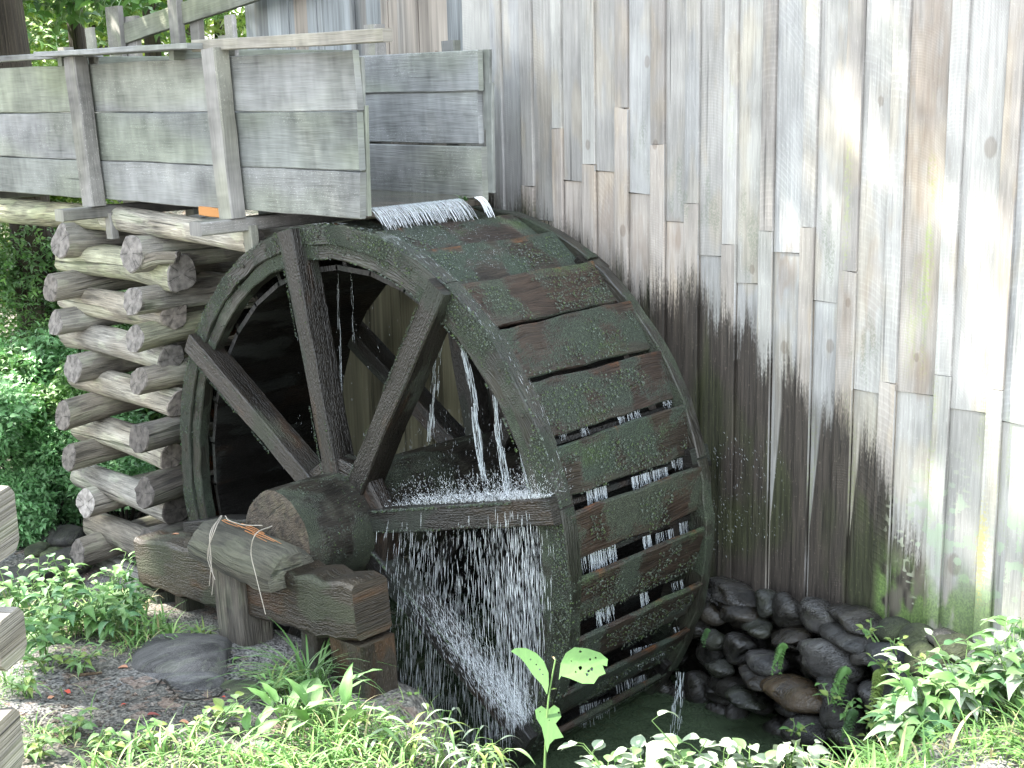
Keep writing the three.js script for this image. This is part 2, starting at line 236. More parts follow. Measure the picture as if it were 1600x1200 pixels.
// ------------------------------------------------------------------ the lie of the land
const CREST = [[-40, 4], [-12, 1.9], [-3.5, 1.15], [-1.35, 0.85], [-1.15, 0.42], [0.98, 0.36], [1.14, 0.62], [1.7, 0.72], [2.2, 0.42], [2.62, 0.02], [2.95, -0.42], [3.12, -0.9], [3.15, -1.6], [3.3, -40]];
function crestDist(x, z) {
  let best = 1e9, side = 1;
  for (let i = 0; i + 1 < CREST.length; i++) {
    const [ax, az] = CREST[i], [bx, bz] = CREST[i + 1], dx = bx - ax, dz = bz - az, t = clamp(((x - ax) * dx + (z - az) * dz) / (dx * dx + dz * dz)), ex = x - ax - dx * t, ez = z - az - dz * t, d = Math.hypot(ex, ez);
    if (d < best - 1e-9) { best = d; side = dx * ez - dz * ex > 0 ? 1 : -1; }
  }
  return best * side;
}
function height(x, z) {
  const d = crestDist(x, z), hc = mix(-0.56, -0.82, ss(-0.7, -3.2, x)) + 0.16 * ss(2.95, 3.3, x) - 0.06 * ss(1.2, 1.8, x) * ss(3.2, 2.9, x), nz = 0.10 * (fbm(x * 0.9 + 40, z * 0.9 + 40, 5, 4) - 0.5) + 0.05 * (fbm(x * 4 + 9, z * 4 + 9, 8, 3) - 0.5);
  const bed = mix(-1.38, -1.02, ss(-1.7, -2.7, x)) + nz * 1.5;
  let h; if (d > 0) h = hc + Math.min(0.13 * d, 0.9) + nz; else h = Math.max(bed, hc + d * 1.9 + nz);
  const u = -(x + 4.1) * 0.62 - (z + 1.0) * 0.78; if (u > 0 && x < -2.3) h = Math.max(h, Math.min(-1.1 + u * 0.42 + ss(0, 1, u) * 0.2, 0.75 + u * 0.06) + nz * 3);
  return h;
}
{
  const n = 300, B = { p: [], u: [], i: [] };
  const warp = t => t * 9 + Math.sign(t) * Math.pow(Math.abs(t), 7) * 170;
  for (let j = 0; j <= n; j++) for (let i = 0; i <= n; i++) { const x = warp(i / n * 2 - 1) - 0.5, z = warp(j / n * 2 - 1) - 0.3; B.p.push(x, height(x, z), z); B.u.push(x / 2, z / 2); }
  for (let j = 0; j < n; j++) for (let i = 0; i < n; i++) { const a = j * (n + 1) + i; B.i.push(a, a + n + 1, a + 1, a + 1, a + n + 1, a + n + 2); }
  const g = new THREE.BufferGeometry(); g.setAttribute('position', new THREE.Float32BufferAttribute(B.p, 3)); g.setAttribute('uv', new THREE.Float32BufferAttribute(B.u, 2)); g.setIndex(B.i); g.computeVertexNormals();
  struct('ground', g, M.soil);
  // the wheel pit
  const wn = 220, W = { p: [], u: [], i: [] }, WY = -1.04;
  for (let j = 0; j <= wn; j++) for (let i = 0; i <= wn; i++) {
    const x = mix(-2.2, 3.2, i / wn), z = mix(-2.2, 1.2, j / wn); W.p.push(x, WY + 0.022 * (fbm(x * 4.2, z * 4.2, 4, 3) - 0.5) + 0.012 * (vn(x * 13, z * 13, 6) - 0.5) + 0.005 * (vn(x * 27, z * 27, 8) - 0.5), z); W.u.push(x, z);
  }
  for (let j = 0; j < wn; j++) for (let i = 0; i < wn; i++) { const a = j * (wn + 1) + i; W.i.push(a, a + wn + 1, a + 1, a + 1, a + wn + 1, a + wn + 2); }
  const wg = new THREE.BufferGeometry(); wg.setAttribute('position', new THREE.Float32BufferAttribute(W.p, 3)); wg.setAttribute('uv', new THREE.Float32BufferAttribute(W.u, 2)); wg.setIndex(W.i); wg.computeVertexNormals();
  struct('water', wg, new THREE.MeshPhysicalMaterial({ color: new THREE.Color().setRGB(0.20, 0.28, 0.16), roughness: 0.03, transmission: 0.8, thickness: 0.35, ior: 1.33, attenuationColor: new THREE.Color().setRGB(0.16, 0.30, 0.14), attenuationDistance: 0.22 }));
}

// ------------------------------------------------------------------ mill building
// one texture for the board and batten wall, 4.1 m square, laid on in metres: grain, saw marks, weathering, stains of water, mould and lichen
const WX0 = -0.5, WY0 = -0.62, WS = 4.12, ZB = -1.44;
const C = { A: [0.36, 0.37, 0.385], B: [0.41, 0.405, 0.40], C: [0.235, 0.215, 0.205], D: [0.42, 0.37, 0.335], E: [0.32, 0.315, 0.31], F: [0.365, 0.325, 0.295], G: [0.40, 0.40, 0.385] };
for (const k of 'ABCDEFG') C[k] = C[k].map((c, i) => mix(c, [0.382, 0.368, 0.354][i], 0.38) * [1.0, 0.985, 0.96][i]);
// kind (b board, t batten), left, right, height of the joint, colour above, colour below
const COLS = [['b', -0.322, -0.18, 9, 'G', 'A'], ['t', -0.18, -0.094, 9, 'A', 'A'], ['b', -0.094, 0.058, 9, 'A', 'A'], ['t', 0.058, 0.155, 1.755, 'E', 'D'], ['b', 0.155, 0.311, 1.552, 'E', 'D'], ['t', 0.306, 0.385, 2.094, 'G', 'D'], ['b', 0.385, 0.535, 1.793, 'E', 'D'],
  ['t', 0.535, 0.629, 1.894, 'G', 'D'], ['b', 0.629, 0.781, 1.854, 'E', 'D'], ['t', 0.777, 0.867, 2.208, 'C', 'D'], ['b', 0.867, 1.03, 1.738, 'A', 'F'], ['t', 1.026, 1.121, 2.012, 'C', 'D'], ['b', 1.121, 1.26, 1.595, 'E', 'D'], ['t', 1.256, 1.347, 1.703, 'A', 'F'],
  ['b', 1.347, 1.504, 1.426, 'E', 'A'], ['t', 1.5, 1.587, 1.498, 'B', 'F'], ['b', 1.587, 1.733, 1.297, 'G', 'A'], ['t', 1.729, 1.812, 1.582, 'C', 'G'], ['b', 1.812, 1.977, 1.475, 'A', 'A'], ['t', 1.974, 2.053, 1.615, 'B', 'F'], ['b', 2.053, 2.203, 1.242, 'B', 'A'],
  ['t', 2.2, 2.292, 1.413, 'C', 'F'], ['b', 2.285, 2.448, 0.814, 'B', 'G'], ['t', 2.441, 2.526, 0.882, 'B', 'F'], ['b', 2.526, 2.727, 0.842, 'F', 'B'], ['t', 2.724, 2.806, 0.955, 'B', 'G'], ['b', 2.803, 2.99, 0.797, 'B', 'E'], ['t', 2.987, 3.062, 0.923, 'F', 'G'],
  ['b', 3.058, 3.21, 0.77, 'A', 'B'], ['t', 3.206, 3.29, 1.1, 'B', 'F'], ['b', 3.286, 3.45, 0.9, 'G', 'B'], ['t', 3.446, 3.53, 0.6, 'E', 'G'], ['b', 3.526, 3.69, 0.8, 'B', 'B'], ['t', 3.686, 3.77, 0.9, 'B', 'F'], ['b', 3.766, 3.93, 0.7, 'A', 'G'], ['t', 3.926, 4.01, 1.0, 'E', 'B'], ['b', 4.006, 4.17, 0.8, 'G', 'B']];
const WETX = [[-0.5, 1.7], [0.2, 1.55], [0.46, 1.40], [0.75, 1.27], [0.94, 1.20], [1.12, 1.20], [1.25, 1.18], [1.38, 1.17], [1.58, 1.10], [1.79, 0.88], [1.98, 0.82], [2.17, 0.64], [2.36, 0.56], [2.48, 0.40], [2.56, 0.16], [2.68, 0.12], [2.73, -0.1], [2.8, -0.6], [4, -0.9]];
const wetY = x => { for (let i = 0; i + 1 < WETX.length; i++) if (x < WETX[i + 1][0]) return mix(WETX[i][1], WETX[i + 1][1], (x - WETX[i][0]) / (WETX[i + 1][0] - WETX[i][0])); return -1; };
const T_WALL = (() => {
  const N = 2048, colAt = new Int16Array(N).fill(0);
  for (let i = 0; i < N; i++) { const x = WX0 + (i + 0.5) / N * WS; let c = 0; COLS.forEach((q, k) => { if (x >= q[1] && x <= q[2] && (q[0] === 't' || COLS[c][0] !== 't' || x > COLS[c][2])) c = k; }); colAt[i] = c; }
  const R = new Float32Array(N); // per column streak offsets
  for (let i = 0; i < N; i++) { const x = WX0 + (i + 0.5) / N * WS; R[i] = 0.16 * (vn(x * 9, 3, 5) - 0.5) + 0.09 * (vn(x * 45, 7, 6) - 0.5) + 0.05 * (vn(x * 160, 9, 7) - 0.5); }
  const knots = []; { const r = rng(99); for (let k = 0; k < 12; k++) { const c = COLS[Math.floor(r() * COLS.length)]; knots.push([mix(c[1], c[2], 0.25 + r() * 0.5), -0.2 + r() * 3.2, 0.012 + r() * 0.014]); } knots.push([2.93, 2.02, 0.03], [2.62, 1.02, 0.014], [1.88, 0.98, 0.022], [2.86, 0.02, 0.035], [0.99, 2.45, 0.02]); }
  const mould = [[1.19, 1.80, 0.05, 0.16], [1.42, 1.70, 0.055, 0.17], [1.66, 1.55, 0.05, 0.2], [2.13, 1.55, 0.05, 0.22], [0.95, 1.95, 0.05, 0.16], [1.24, 1.72, 0.05, 0.1], [2.36, 1.0, 0.06, 0.15]];
  const green = [[2.655, 1.55, 0.03, 0.55, 1.0], [2.60, 1.20, 0.05, 0.30, 0.5], [2.235, 1.85, 0.02, 0.35, 0.6], [2.235, 1.60, 0.02, 0.25, 0.7], [1.55, 2.1, 0.02, 0.3, 0.3], [3.1, 0.6, 0.05, 0.4, 0.4], [2.97, 0.9, 0.04, 0.5, 0.4], [2.05, 0.30, 0.05, 0.4, 0.5], [2.28, 0.2, 0.06, 0.5, 0.6], [2.72, 0.5, 0.03, 0.5, 0.7]];
  const brown = [[2.62, 2.3, 0.09, 0.8, 0.8], [1.19, 1.50, 0.06, 0.11, 1.0], [1.88, 1.37, 0.06, 0.13, 1.0], [1.30, 1.30, 0.05, 0.2, 0.5], [1.66, 0.75, 0.05, 0.25, 0.9], [2.36, 1.30, 0.06, 0.25, 0.7], [2.65, 0.95, 0.06, 0.14, 0.8], [0.7, 1.62, 0.06, 0.14, 0.7], [0.94, 1.42, 0.07, 0.2, 0.6], [2.25, 1.2, 0.04, 0.2, 0.6]];
  const blob = (L, x, y, nz) => { let s = 0; for (const q of L) { const dx = (x - q[0]) / q[2], dy = (y - q[1]) / q[3]; if (dx > -1.6 && dx < 1.6 && dy > -1.6 && dy < 1.6) s = Math.max(s, (q[4] ?? 1) * ss(1.15, 0.35, Math.hypot(dx, dy) + (nz - 0.5) * 1.6)); } return s; };
  return maps(N, N, (u, v, o) => {
    const i = Math.min(N - 1, (u * N) | 0), x = WX0 + u * WS, y = WY0 + v * WS, ci = colAt[i], c = COLS[ci], low = y < c[3] && c[3] < 8, pid = ci * 2 + (low ? 1 : 0), base = C[low ? c[5] : c[4]];
    const px = x + pid * 3.71, py = y + pid * 1.93, wv = 0.010 * (vn(px * 6, py * 0.9, 2) - 0.5), g = vn((px + wv) * 420, py * 16, 11), g2 = vn((px + wv) * 120, py * 4.0, 12), b = fbm(px * 8, py * 2.2, 13, 3), patch = fbm(px * 5, py * 4.5, 14, 3), sp = vn(px * 300, py * 90, 15);
    let saw = 0, sb = 0;
    if (c[0] === 'b' && !low || hsh(pid, 4, 4) > 0.75) { const h = hsh(pid, 1, 1), per = h > 0.72 ? 0.034 : 0.0125 + 0.006 * h, sl = (hsh(pid, 2, 2) - 0.35) * 1.2, ph = (y + sl * (x - c[1]) + 0.35 * (x - c[1]) * (x - c[1]) * 8) / per + 0.4 * vn(py * 9, 3, 4), f = ph - Math.floor(ph); sb = ss(0.0, 0.2, f) * ss(0.5, 0.25, f) * ss(0.25, 0.7, patch + 0.25 * (vn(px * 90, py * 40, 8) - 0.4)); saw = sb * 0.09; }
    let k = 0.88 + 0.20 * (g - 0.5) + 0.20 * (g2 - 0.5) + 0.42 * (b - 0.5) + 0.35 * (patch - 0.5) + saw + (sp > 0.86 ? 0.12 : 0);
    const crack = ss(0.86, 0.95, vn((px + wv) * 60, py * 0.8, 21)) * ss(0.55, 0.75, vn(px * 9, py * 1.1, 22)); k *= 1 - 0.55 * crack;
    let r = base[0] * k, gg = base[1] * k, bb = base[2] * k, rough = 0.85, bump = 0.5 + 0.25 * (g - 0.5) + 0.3 * (g2 - 0.5) + sb * 0.14 - 0.4 * crack;
    const wm = fbm(px * 9, py * 3, 25, 3), warm = ss(0.52, 0.72, wm) * 0.5; r *= 1 + 0.10 * warm; bb *= 1 - 0.16 * warm;
    for (const q of knots) { const dx = (x - q[0]), dy = (y - q[1]) * 0.6, d = Math.hypot(dx, dy); if (d < q[2] * 1.8) { const t = ss(q[2] * 1.15, q[2] * 0.8, d + 0.005 * (g - 0.5)); r *= 1 - 0.26 * t; gg *= 1 - 0.30 * t; bb *= 1 - 0.33 * t; } }
    const spk = vn(px * 190, py * 150, 31), sg = vn(px * 40, py * 9, 32), m1 = blob(mould, x, y, sg) * ss(0.25, 0.75, 0.6 * spk + 0.4 * g) * 0.5; r = mix(r, 0.14, m1); gg = mix(gg, 0.165, m1); bb = mix(bb, 0.12, m1);
    const m2 = blob(green, x, y, sg) * ss(0.30, 0.70, 0.5 * spk + 0.5 * sg) * 0.8; r = mix(r, 0.30, m2); gg = mix(gg, 0.36, m2); bb = mix(bb, 0.13, m2);
    const m3 = blob(brown, x, y, sg) * (0.35 + 0.5 * sg); r = mix(r, 0.21, m3 * 0.75); gg = mix(gg, 0.14, m3 * 0.75); bb = mix(bb, 0.09, m3 * 0.75);
    // water: soaked below a ragged line, dry where a batten keeps the spray off
    const wl = wetY(x) + R[i] * mix(1.0, 0.45, ss(1.9, 2.3, x)) + 0.10 * (hsh(ci, 6, 6) - 0.5) + (c[0] === 't' ? 0.04 : 0), soft = 0.07 + 0.10 * vn(x * 30, y * 3, 43);
    let w = ss(soft, -soft, y - wl + 0.16 * (vn(x * 150, y * 9, 41) - 0.5) + 0.10 * (sp - 0.5)); const damp = ss(0.26, -0.05, y - wl + 0.35 * (vn(x * 40, y * 3, 44) - 0.5)) * (0.25 + 0.75 * ss(0.4, 0.7, vn(x * 90, y * 4, 45)));
    if (c[0] === 'b' && x > 1.78) { const q = (x - c[1] - 0.006) / (0.052 * clamp((y - 0.02) / 0.62) + 0.0003); w *= mix(0.25, 1, ss(0.75, 1.15, q)); }
    const gt = ss(0.50, 0.72, fbm(x * 5 + 3, y * 2.2, 47, 3)), q2 = 0.75 + 0.5 * (g - 0.5) + 0.7 * (g2 - 0.5) + (vn(x * 230, y * 60, 48) > 0.90 ? 0.9 : 0);
    r *= 1 - 0.36 * damp; gg *= 1 - 0.38 * damp; bb *= 1 - 0.42 * damp;
    r = mix(r, mix(0.050, 0.041, gt) * q2, w); gg = mix(gg, mix(0.041, 0.044, gt) * q2, w); bb = mix(bb, mix(0.034, 0.022, gt) * q2, w); rough = mix(rough, 0.55, w);
    // dark old wet wood low on the right
    if (x > 2.52 && x < 2.74) { const t = ss(0.10, -0.10, y - 0.02 + 0.25 * (vn(x * 30, y * 4, 51) - 0.5)) * ss(0.2, 0.6, sg) * 0.9; r = mix(r, 0.115, t); gg = mix(gg, 0.105, t); bb = mix(bb, 0.08, t); }
    // lichen and moss low down
    if (y < 0.9 && x > 1.9) {
      const l1 = ss(0.70, 0.78, vn(x * 55, y * 55, 61)) * ss(0.45, 0.62, fbm(x * 7, y * 4, 62, 3)) * ss(0.75, 0.3, y) * ss(2.45, 2.6, x), l2 = ss(0.64, 0.70, vn(x * 24, y * 24, 63) + 0.18 * (spk - 0.5)) * ss(0.42, 0.55, vn(x * 6, y * 3, 64)) * ss(0.6, 0.25, y) * ss(2.45, 2.58, x);
      r = mix(r, 0.36, l1 * 0.7); gg = mix(gg, 0.38, l1 * 0.7); bb = mix(bb, 0.29, l1 * 0.7); r = mix(r, 0.33, l2 * 0.8); gg = mix(gg, 0.39, l2 * 0.8); bb = mix(bb, 0.29, l2 * 0.8);
      const mo = ss(0.40, 0.62, fbm(x * 11, y * 6, 65, 4) + 0.22 * ss(0.05, -0.42, y)) * ss(0.12, -0.22, y) * ss(2.44, 2.50, x) * (x > 3.07 ? 0.25 : 1); r = mix(r, 0.07 + 0.09 * spk, mo * 0.85); gg = mix(gg, 0.115 + 0.13 * spk, mo * 0.85); bb = mix(bb, 0.035 + 0.035 * spk, mo * 0.85);
      const ye = ss(0.9, 0.2, Math.hypot((x - 3.0) / 0.045, (y - 0.12) / 0.30) + 0.9 * (spk - 0.5)); r = mix(r, 0.42, ye * 0.7); gg = mix(gg, 0.37, ye * 0.7); bb = mix(bb, 0.12, ye * 0.7);
    }
    o[0] = r; o[1] = gg; o[2] = bb; o[3] = bump; o[4] = rough;
  });
})();
M.wall = mat(T_WALL, 0.004);
const T_BACK = maps(1024, 1024, (u, v, o) => {                      // wide pine boards of the lower range, 2.8 m by 4.1 m
  const x = -3.0 + u * 2.8, y = -0.62 + v * 4.1, id = Math.floor((x + 3) / 0.155), px = x + id * 2.3, g = vn(px * 300, y * 6, 11), g2 = vn(px * 60, y * 1.2, 12), b = fbm(px * 6, y * 1.2, 13, 3), h = hsh(id, 5, 5), ol = ss(1.9, 1.2, y + 0.6 * (fbm(x * 4, y * 2, 9, 3) - 0.5));
  let k = 0.80 + 0.25 * (g - 0.5) + 0.4 * (g2 - 0.5) + 0.8 * (b - 0.5) + 0.35 * (h - 0.5); const wm = ss(0.4, 0.7, hsh(id, 7, 7) * 0.6 + 0.4 * b);
  o[0] = mix(mix(0.30, 0.33, wm), 0.17, ol) * k; o[1] = mix(mix(0.32, 0.29, wm), 0.16, ol) * k; o[2] = mix(mix(0.33, 0.25, wm), 0.10, ol) * k;
  for (let q = 0; q < 14; q++) { const kx = -2.8 + hsh(q, 1, 9) * 2.5, ky = 0.4 + hsh(q, 2, 9) * 2.6, d = Math.hypot(x - kx, (y - ky) * 0.6); if (d < 0.05) { const t = ss(0.03, 0.02, d + 0.006 * (g - 0.5)); o[0] *= 1 - 0.45 * t; o[1] *= 1 - 0.6 * t; o[2] *= 1 - 0.65 * t; } }
  o[3] = 0.5 + 0.3 * (g - 0.5) + 0.35 * (g2 - 0.5); o[4] = 0.85;
});
M.back = mat(T_BACK, 0.004);
function planar(mesh, x0, y0, sx, sy) {                              // texture laid on in metres from the wall's own corner
  mesh.updateMatrixWorld(); const p = mesh.geometry.attributes.position, uv = mesh.geometry.attributes.uv, v = new THREE.Vector3();
  for (let i = 0; i < p.count; i++) { v.fromBufferAttribute(p, i).applyMatrix4(mesh.matrixWorld); uv.setXY(i, (v.x - x0) / sx, (v.y - y0) / sy); }
}
const ZUP = V(1, 0, 0);
{
  const mill = thing('mill_building', 'tall weathered board and batten mill building behind the water wheel', 'building', [0, 0, 0]);
  const upright = (name, x0, x1, y0, y1, zc, T, m, seed, tex, o = {}) => {
    const W = x1 - x0, g = plank(y1 - y0, W, T, { n: Math.max(4, Math.round((y1 - y0) * 4)), wob: 0.0022, ch: 0.003, seed, ...o }), b = part(name, g, m, mill);
    orient(b, V((x0 + x1) / 2, y0, zc), V((x0 + x1) / 2, y1, zc), V(-1, 0, 0)); planar(b, ...tex); return b;
  };
  const TW = [WX0, WY0, WS, WS], r = rng(5), botY = x => x < 2.4 ? -0.41 + 0.02 * (r() - 0.5) : -0.385 + 0.03 * (r() - 0.5);
  COLS.forEach((c, i) => {
    const bd = c[0] === 'b', T = bd ? 0.024 : 0.019, zf = bd ? ZB : ZB + 0.0215, J = c[3], nm = bd ? 'board' : 'batten', x0 = c[1] + (bd ? -0.03 : 0.0015), x1 = c[2] + (bd ? 0.03 : -0.0015), zz = (bd ? (i % 4 < 2 ? 0 : 0.0006) : 0);
    const a0 = x0, a1 = x1;
    if (J > 8) { upright(nm, a0, a1, botY(c[1]), 4.3, zf - T / 2 + zz, T, M.wall, i * 2 + 3, TW); return; }
    if (bd) { upright(nm, a0, a1, J + 0.002, 4.3, zf - T / 2 + 0.003, T, M.wall, i * 2 + 3, TW, { skew0: (hsh(i, 3, 9) - 0.5) * 0.025 }); upright(nm, a0, a1, botY(c[1]), J - 0.001, zf - T / 2 - 0.005, T, M.wall, i * 2 + 4, TW); }
    else { upright(nm, a0, a1, J, 4.3, zf - T / 2 + 0.002, T, M.wall, i * 2 + 3, TW); upright(nm, a0 - 0.002, a1 + 0.002, botY(c[1]), J - 0.003, zf - T / 2 + 0.006, T, M.wall, i * 2 + 4, TW, { skew1: (hsh(i, 3, 9) - 0.5) * 0.03 }); }
  });
  const LX = [-2.81, -2.499, -2.289, -2.172, -1.971, -1.674, -1.56, -1.344, -1.23, -1.061, -0.939, -0.644, -0.53, -0.43];
  for (let i = 0; i + 1 < LX.length; i++) upright('board', LX[i] + 0.002, LX[i + 1] - 0.002, -0.62, 4.3, -1.563 + 0.007 * (i % 2), 0.026, M.back, i + 90, [-3.0, -0.62, 2.8, 4.1]);
  upright('corner_board', -0.43, -0.326, -0.42, 4.3, -1.50, 0.12, M.wall, 77, TW);
  const box = (x0, x1, y0, y1, z0, z1) => { const g = new THREE.BoxGeometry(x1 - x0, y1 - y0, z1 - z0); g.translate((x0 + x1) / 2, (y0 + y1) / 2, (z0 + z1) / 2); return g; };
  part('wall', mergeGeometries([box(-2.80, 4.2, -0.4, 4.25, -1.75, -1.60), box(-2.80, -2.62, -0.4, 4.25, -7, -1.75), box(4.02, 4.2, -0.4, 4.25, -7, -1.75), box(-2.8, 4.2, -0.4, 4.25, -7.2, -7)]), M.back, mill);
  part('roof', box(-2.9, 4.3, 4.3, 4.42, -7.3, -1.42), M.plank, mill);
}

// ------------------------------------------------------------------ stone foundation
{
  const f = thing('stone_foundation', 'dark wet fieldstone foundation under the board wall beside the wheel', 'stone wall');
  // picture x, y, width, height, turn, how (0 wet, 1 dry, 2 mossy, 3 brown)
  const S = [[1138, 930, 80, 28, 8, 0], [1150, 957, 70, 26, 0, 0], [1192, 948, 38, 42, 0, 0], [1228, 956, 48, 58, 20, 0], [1275, 965, 55, 52, 35, 0], [1335, 970, 78, 32, 5, 0], [1232, 998, 58, 26, -12, 0], [1180, 985, 44, 30, 0, 0], [1327, 1001, 86, 34, 6, 0], [1284, 1030, 104, 66, 12, 0], [1345, 1031, 36, 30, 0, 0], [1391, 1040, 78, 58, 20, 1],
    [1391, 986, 46, 34, 0, 2], [1432, 996, 48, 32, 0, 2], [1448, 1035, 66, 56, 10, 2], [1497, 1017, 60, 40, 12, 2], [1538, 1034, 46, 32, 8, 1], [1532, 1064, 66, 30, 4, 0], [1150, 1016, 44, 52, 0, 0], [1196, 1036, 54, 34, 10, 0], [1243, 1088, 104, 44, -4, 3], [1185, 1062, 60, 26, 4, 0], [1112, 1000, 36, 34, 0, 0], [1312, 1122, 70, 46, 30, 0], [1362, 1092, 56, 44, 0, 0], [1402, 1100, 62, 36, 14, 0],
    [1452, 1084, 72, 46, 0, 0], [1330, 1158, 76, 52, 5, 0], [1258, 1142, 62, 40, 0, 0], [1410, 1146, 72, 46, 8, 0], [1490, 1062, 50, 36, 0, 2], [1110, 962, 40, 34, 0, 0], [1120, 1046, 40, 26, 0, 0], [1300, 1078, 60, 36, 10, 0], [1470, 1000, 40, 26, 0, 0], [1565, 1050, 46, 36, 0, 1], [1080, 980, 50, 40, 0, 0], [1160, 1092, 62, 22, 0, 0]];
  const mats = [M.wetrock, tint(M.rock, [0.42, 0.44, 0.48]), tint(M.mossrock, [0.38, 0.46, 0.22]), tint(M.wetrock, [0.34, 0.22, 0.10])], wv = [[0.18, 0.16, 0.135], [0.13, 0.12, 0.105], [0.17, 0.14, 0.10], [0.26, 0.245, 0.235], [0.13, 0.14, 0.095]].map(c => tint(M.wetrock, c));
  S.forEach(([x, y, w, h, a, k], i) => {
    const z = -1.30 + clamp((y - 930) / 200) * 0.34, p = onPlane(x, y, 'z', z), s = 2069 / p.clone().sub(CAM).dot(FW), rx = w / s / 2 / 0.80, ry = h / s / 2 * 1.02;
    const m = part('stone', rockGeo(rx * 1.06, ry * 1.1, Math.min(rx, 0.13), 40 + i * 3, 3, 0.22), k ? mats[k] : wv[(i * 7) % 5], f); m.position.copy(p); m.position.z -= 0.03; m.rotation.z = -a * Math.PI / 180;
  });
  const r = rng(31), g = []; for (let i = 0; i < 150; i++) { const x = -0.6 + r() * 3.9, y = -1.35 + r() * 0.9, q = rockGeo(0.07 + r() * 0.08, 0.05 + r() * 0.05, 0.08, i + 300, 2, 0.2); q.translate(x, y, -1.42 + (-0.42 - y) * 0.28 + 0.02); g.push(q); }
  part('rubble', mergeGeometries(g), M.wetrock, f, 'stuff');
  const back = new THREE.BoxGeometry(4.9, 1.2, 0.3); back.translate(1.3, -1.05, -1.64); part('backing', back, M.wetrock, f);
}

// ------------------------------------------------------------------ water wheel: axle along z through the origin, 3.3 m across
const RAD = Math.PI / 180, pol = (r, a, z) => V(r * Math.cos(a * RAD), r * Math.sin(a * RAD), z);
const SPOKES = [14.2, 58.6, 102.0, 148.2, 194, 239, 284, 328.5];
{
  const w = thing('waterwheel', 'dark mossy wooden overshot waterwheel with eight spokes, in front of the mill wall', 'waterwheel');
  const arc = (a0, a1, r0, r1, z0, z1, seed, n = 12) => {
    const B = tris(), r = rng(seed * 97 + 3), rings = [], uo = r(), vo = r(), ch = 0.006;
    for (let i = 0; i <= n; i++) { const a = mix(a0, a1, i / n), q0 = r0 + (r() - 0.5) * 0.012, q1 = r1 + (r() - 0.5) * 0.016, y0 = z0 + (r() - 0.5) * 0.006, y1 = z1 + (r() - 0.5) * 0.006; rings.push([[q0, y1 - ch], [q0 + ch, y1], [q1 - ch, y1], [q1, y1 - ch], [q1, y0 + ch], [q1 - ch, y0], [q0 + ch, y0], [q0, y0 + ch]].map(([q, z]) => { const p = pol(q, a, z); return [p.x, p.y, p.z]; })); }
    const per = [0]; { const w2 = [r1 - r0, ch, z1 - z0, ch]; for (let k = 0; k < 8; k++) per.push(per[k] + [0.008, r1 - r0, 0.008, z1 - z0, 0.008, r1 - r0, 0.008, z1 - z0][k]); }
    for (let i = 0; i < n; i++) for (let k = 0; k < 8; k++) { const k1 = (k + 1) % 8, u0 = mix(a0, a1, i / n) * RAD * r1 + uo, u1 = mix(a0, a1, (i + 1) / n) * RAD * r1 + uo; quad(B, rings[i][k], rings[i][k1], rings[i + 1][k1], rings[i + 1][k], [u0, per[k] + vo], [u0, per[k + 1] + vo], [u1, per[k + 1] + vo], [u1, per[k] + vo]); }
    for (const [i, s] of [[0, 1], [n, 0]]) { const R = rings[i]; for (let k = 1; k < 7; k++) { const q = s ? [R[0], R[k], R[k + 1]] : [R[0], R[k + 1], R[k]]; tri(B, ...q, ...q.map(e => [e[2] + uo, e[1] + vo])); } }
    return geoOf(B, 0.5);
  };
  const rimM = [M.rim, tint(M.moss, [0.27, 0.32, 0.24]), tint(M.moss, [0.36, 0.37, 0.33])], farM = [tint(M.moss, [0.62, 0.60, 0.52]), tint(M.moss, [0.52, 0.54, 0.44])], inM = [tint(M.moss, [0.55, 0.57, 0.50]), tint(M.moss, [0.45, 0.48, 0.40])];
  const ring = (z0, z1, zi0, zi1, seed) => {
    const top = new THREE.Group(); top.name = 'rim'; w.add(top);
    for (let i = 0; i < 8; i++) { const a = SPOKES[i] + 1.6, b = SPOKES[(i + 1) % 8] + (i === 7 ? 360 : 0) - 1.6; part('rim_segment', arc(a - 1.4, b + 1.4, 1.535, 1.645, z0, z1, seed + i), z0 < -1 ? farM[i % 2] : rimM[i % 3], top); part('inner_segment', arc(a - 1.5, b + 1.5, 1.455, 1.538, zi0, zi1, seed + i + 20), inM[i % 2], top); }
  };
  ring(-0.095, 0.0, -0.09, -0.018, 11); ring(-1.174, -1.095, -1.16, -1.10, 61);
  const spoke = (a, z, seed, m) => {
    const g = plank(1.40, 0.125, 0.155, { n: 8, wob: 0.006, ch: 0.007, seed, us: 2, vs: 0.5 }), s = part('spoke', g, m, w); orient(s, pol(0.235, a, z), pol(z < -1 ? 1.70 : 1.665, a, z), V(0, 0, 1).cross(pol(1, a, 0)));
    return s;
  };
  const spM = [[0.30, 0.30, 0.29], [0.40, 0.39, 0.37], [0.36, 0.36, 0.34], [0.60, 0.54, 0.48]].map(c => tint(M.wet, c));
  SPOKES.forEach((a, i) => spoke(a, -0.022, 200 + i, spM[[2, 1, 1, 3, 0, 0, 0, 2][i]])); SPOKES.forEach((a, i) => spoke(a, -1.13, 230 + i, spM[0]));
  // sole: the closed drum behind the buckets
  const sole = new THREE.Group(); sole.name = 'sole'; w.add(sole);
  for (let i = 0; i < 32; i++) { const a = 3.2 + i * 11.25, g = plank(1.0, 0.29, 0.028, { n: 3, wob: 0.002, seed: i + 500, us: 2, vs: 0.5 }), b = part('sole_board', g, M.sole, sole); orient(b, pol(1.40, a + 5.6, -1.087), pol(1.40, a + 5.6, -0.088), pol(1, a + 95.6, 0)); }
  // bucket boards: upper edge out on the rim, lower edge set in, a slot between each pair
  const buckets = new THREE.Group(); buckets.name = 'bucket_ring'; w.add(buckets);
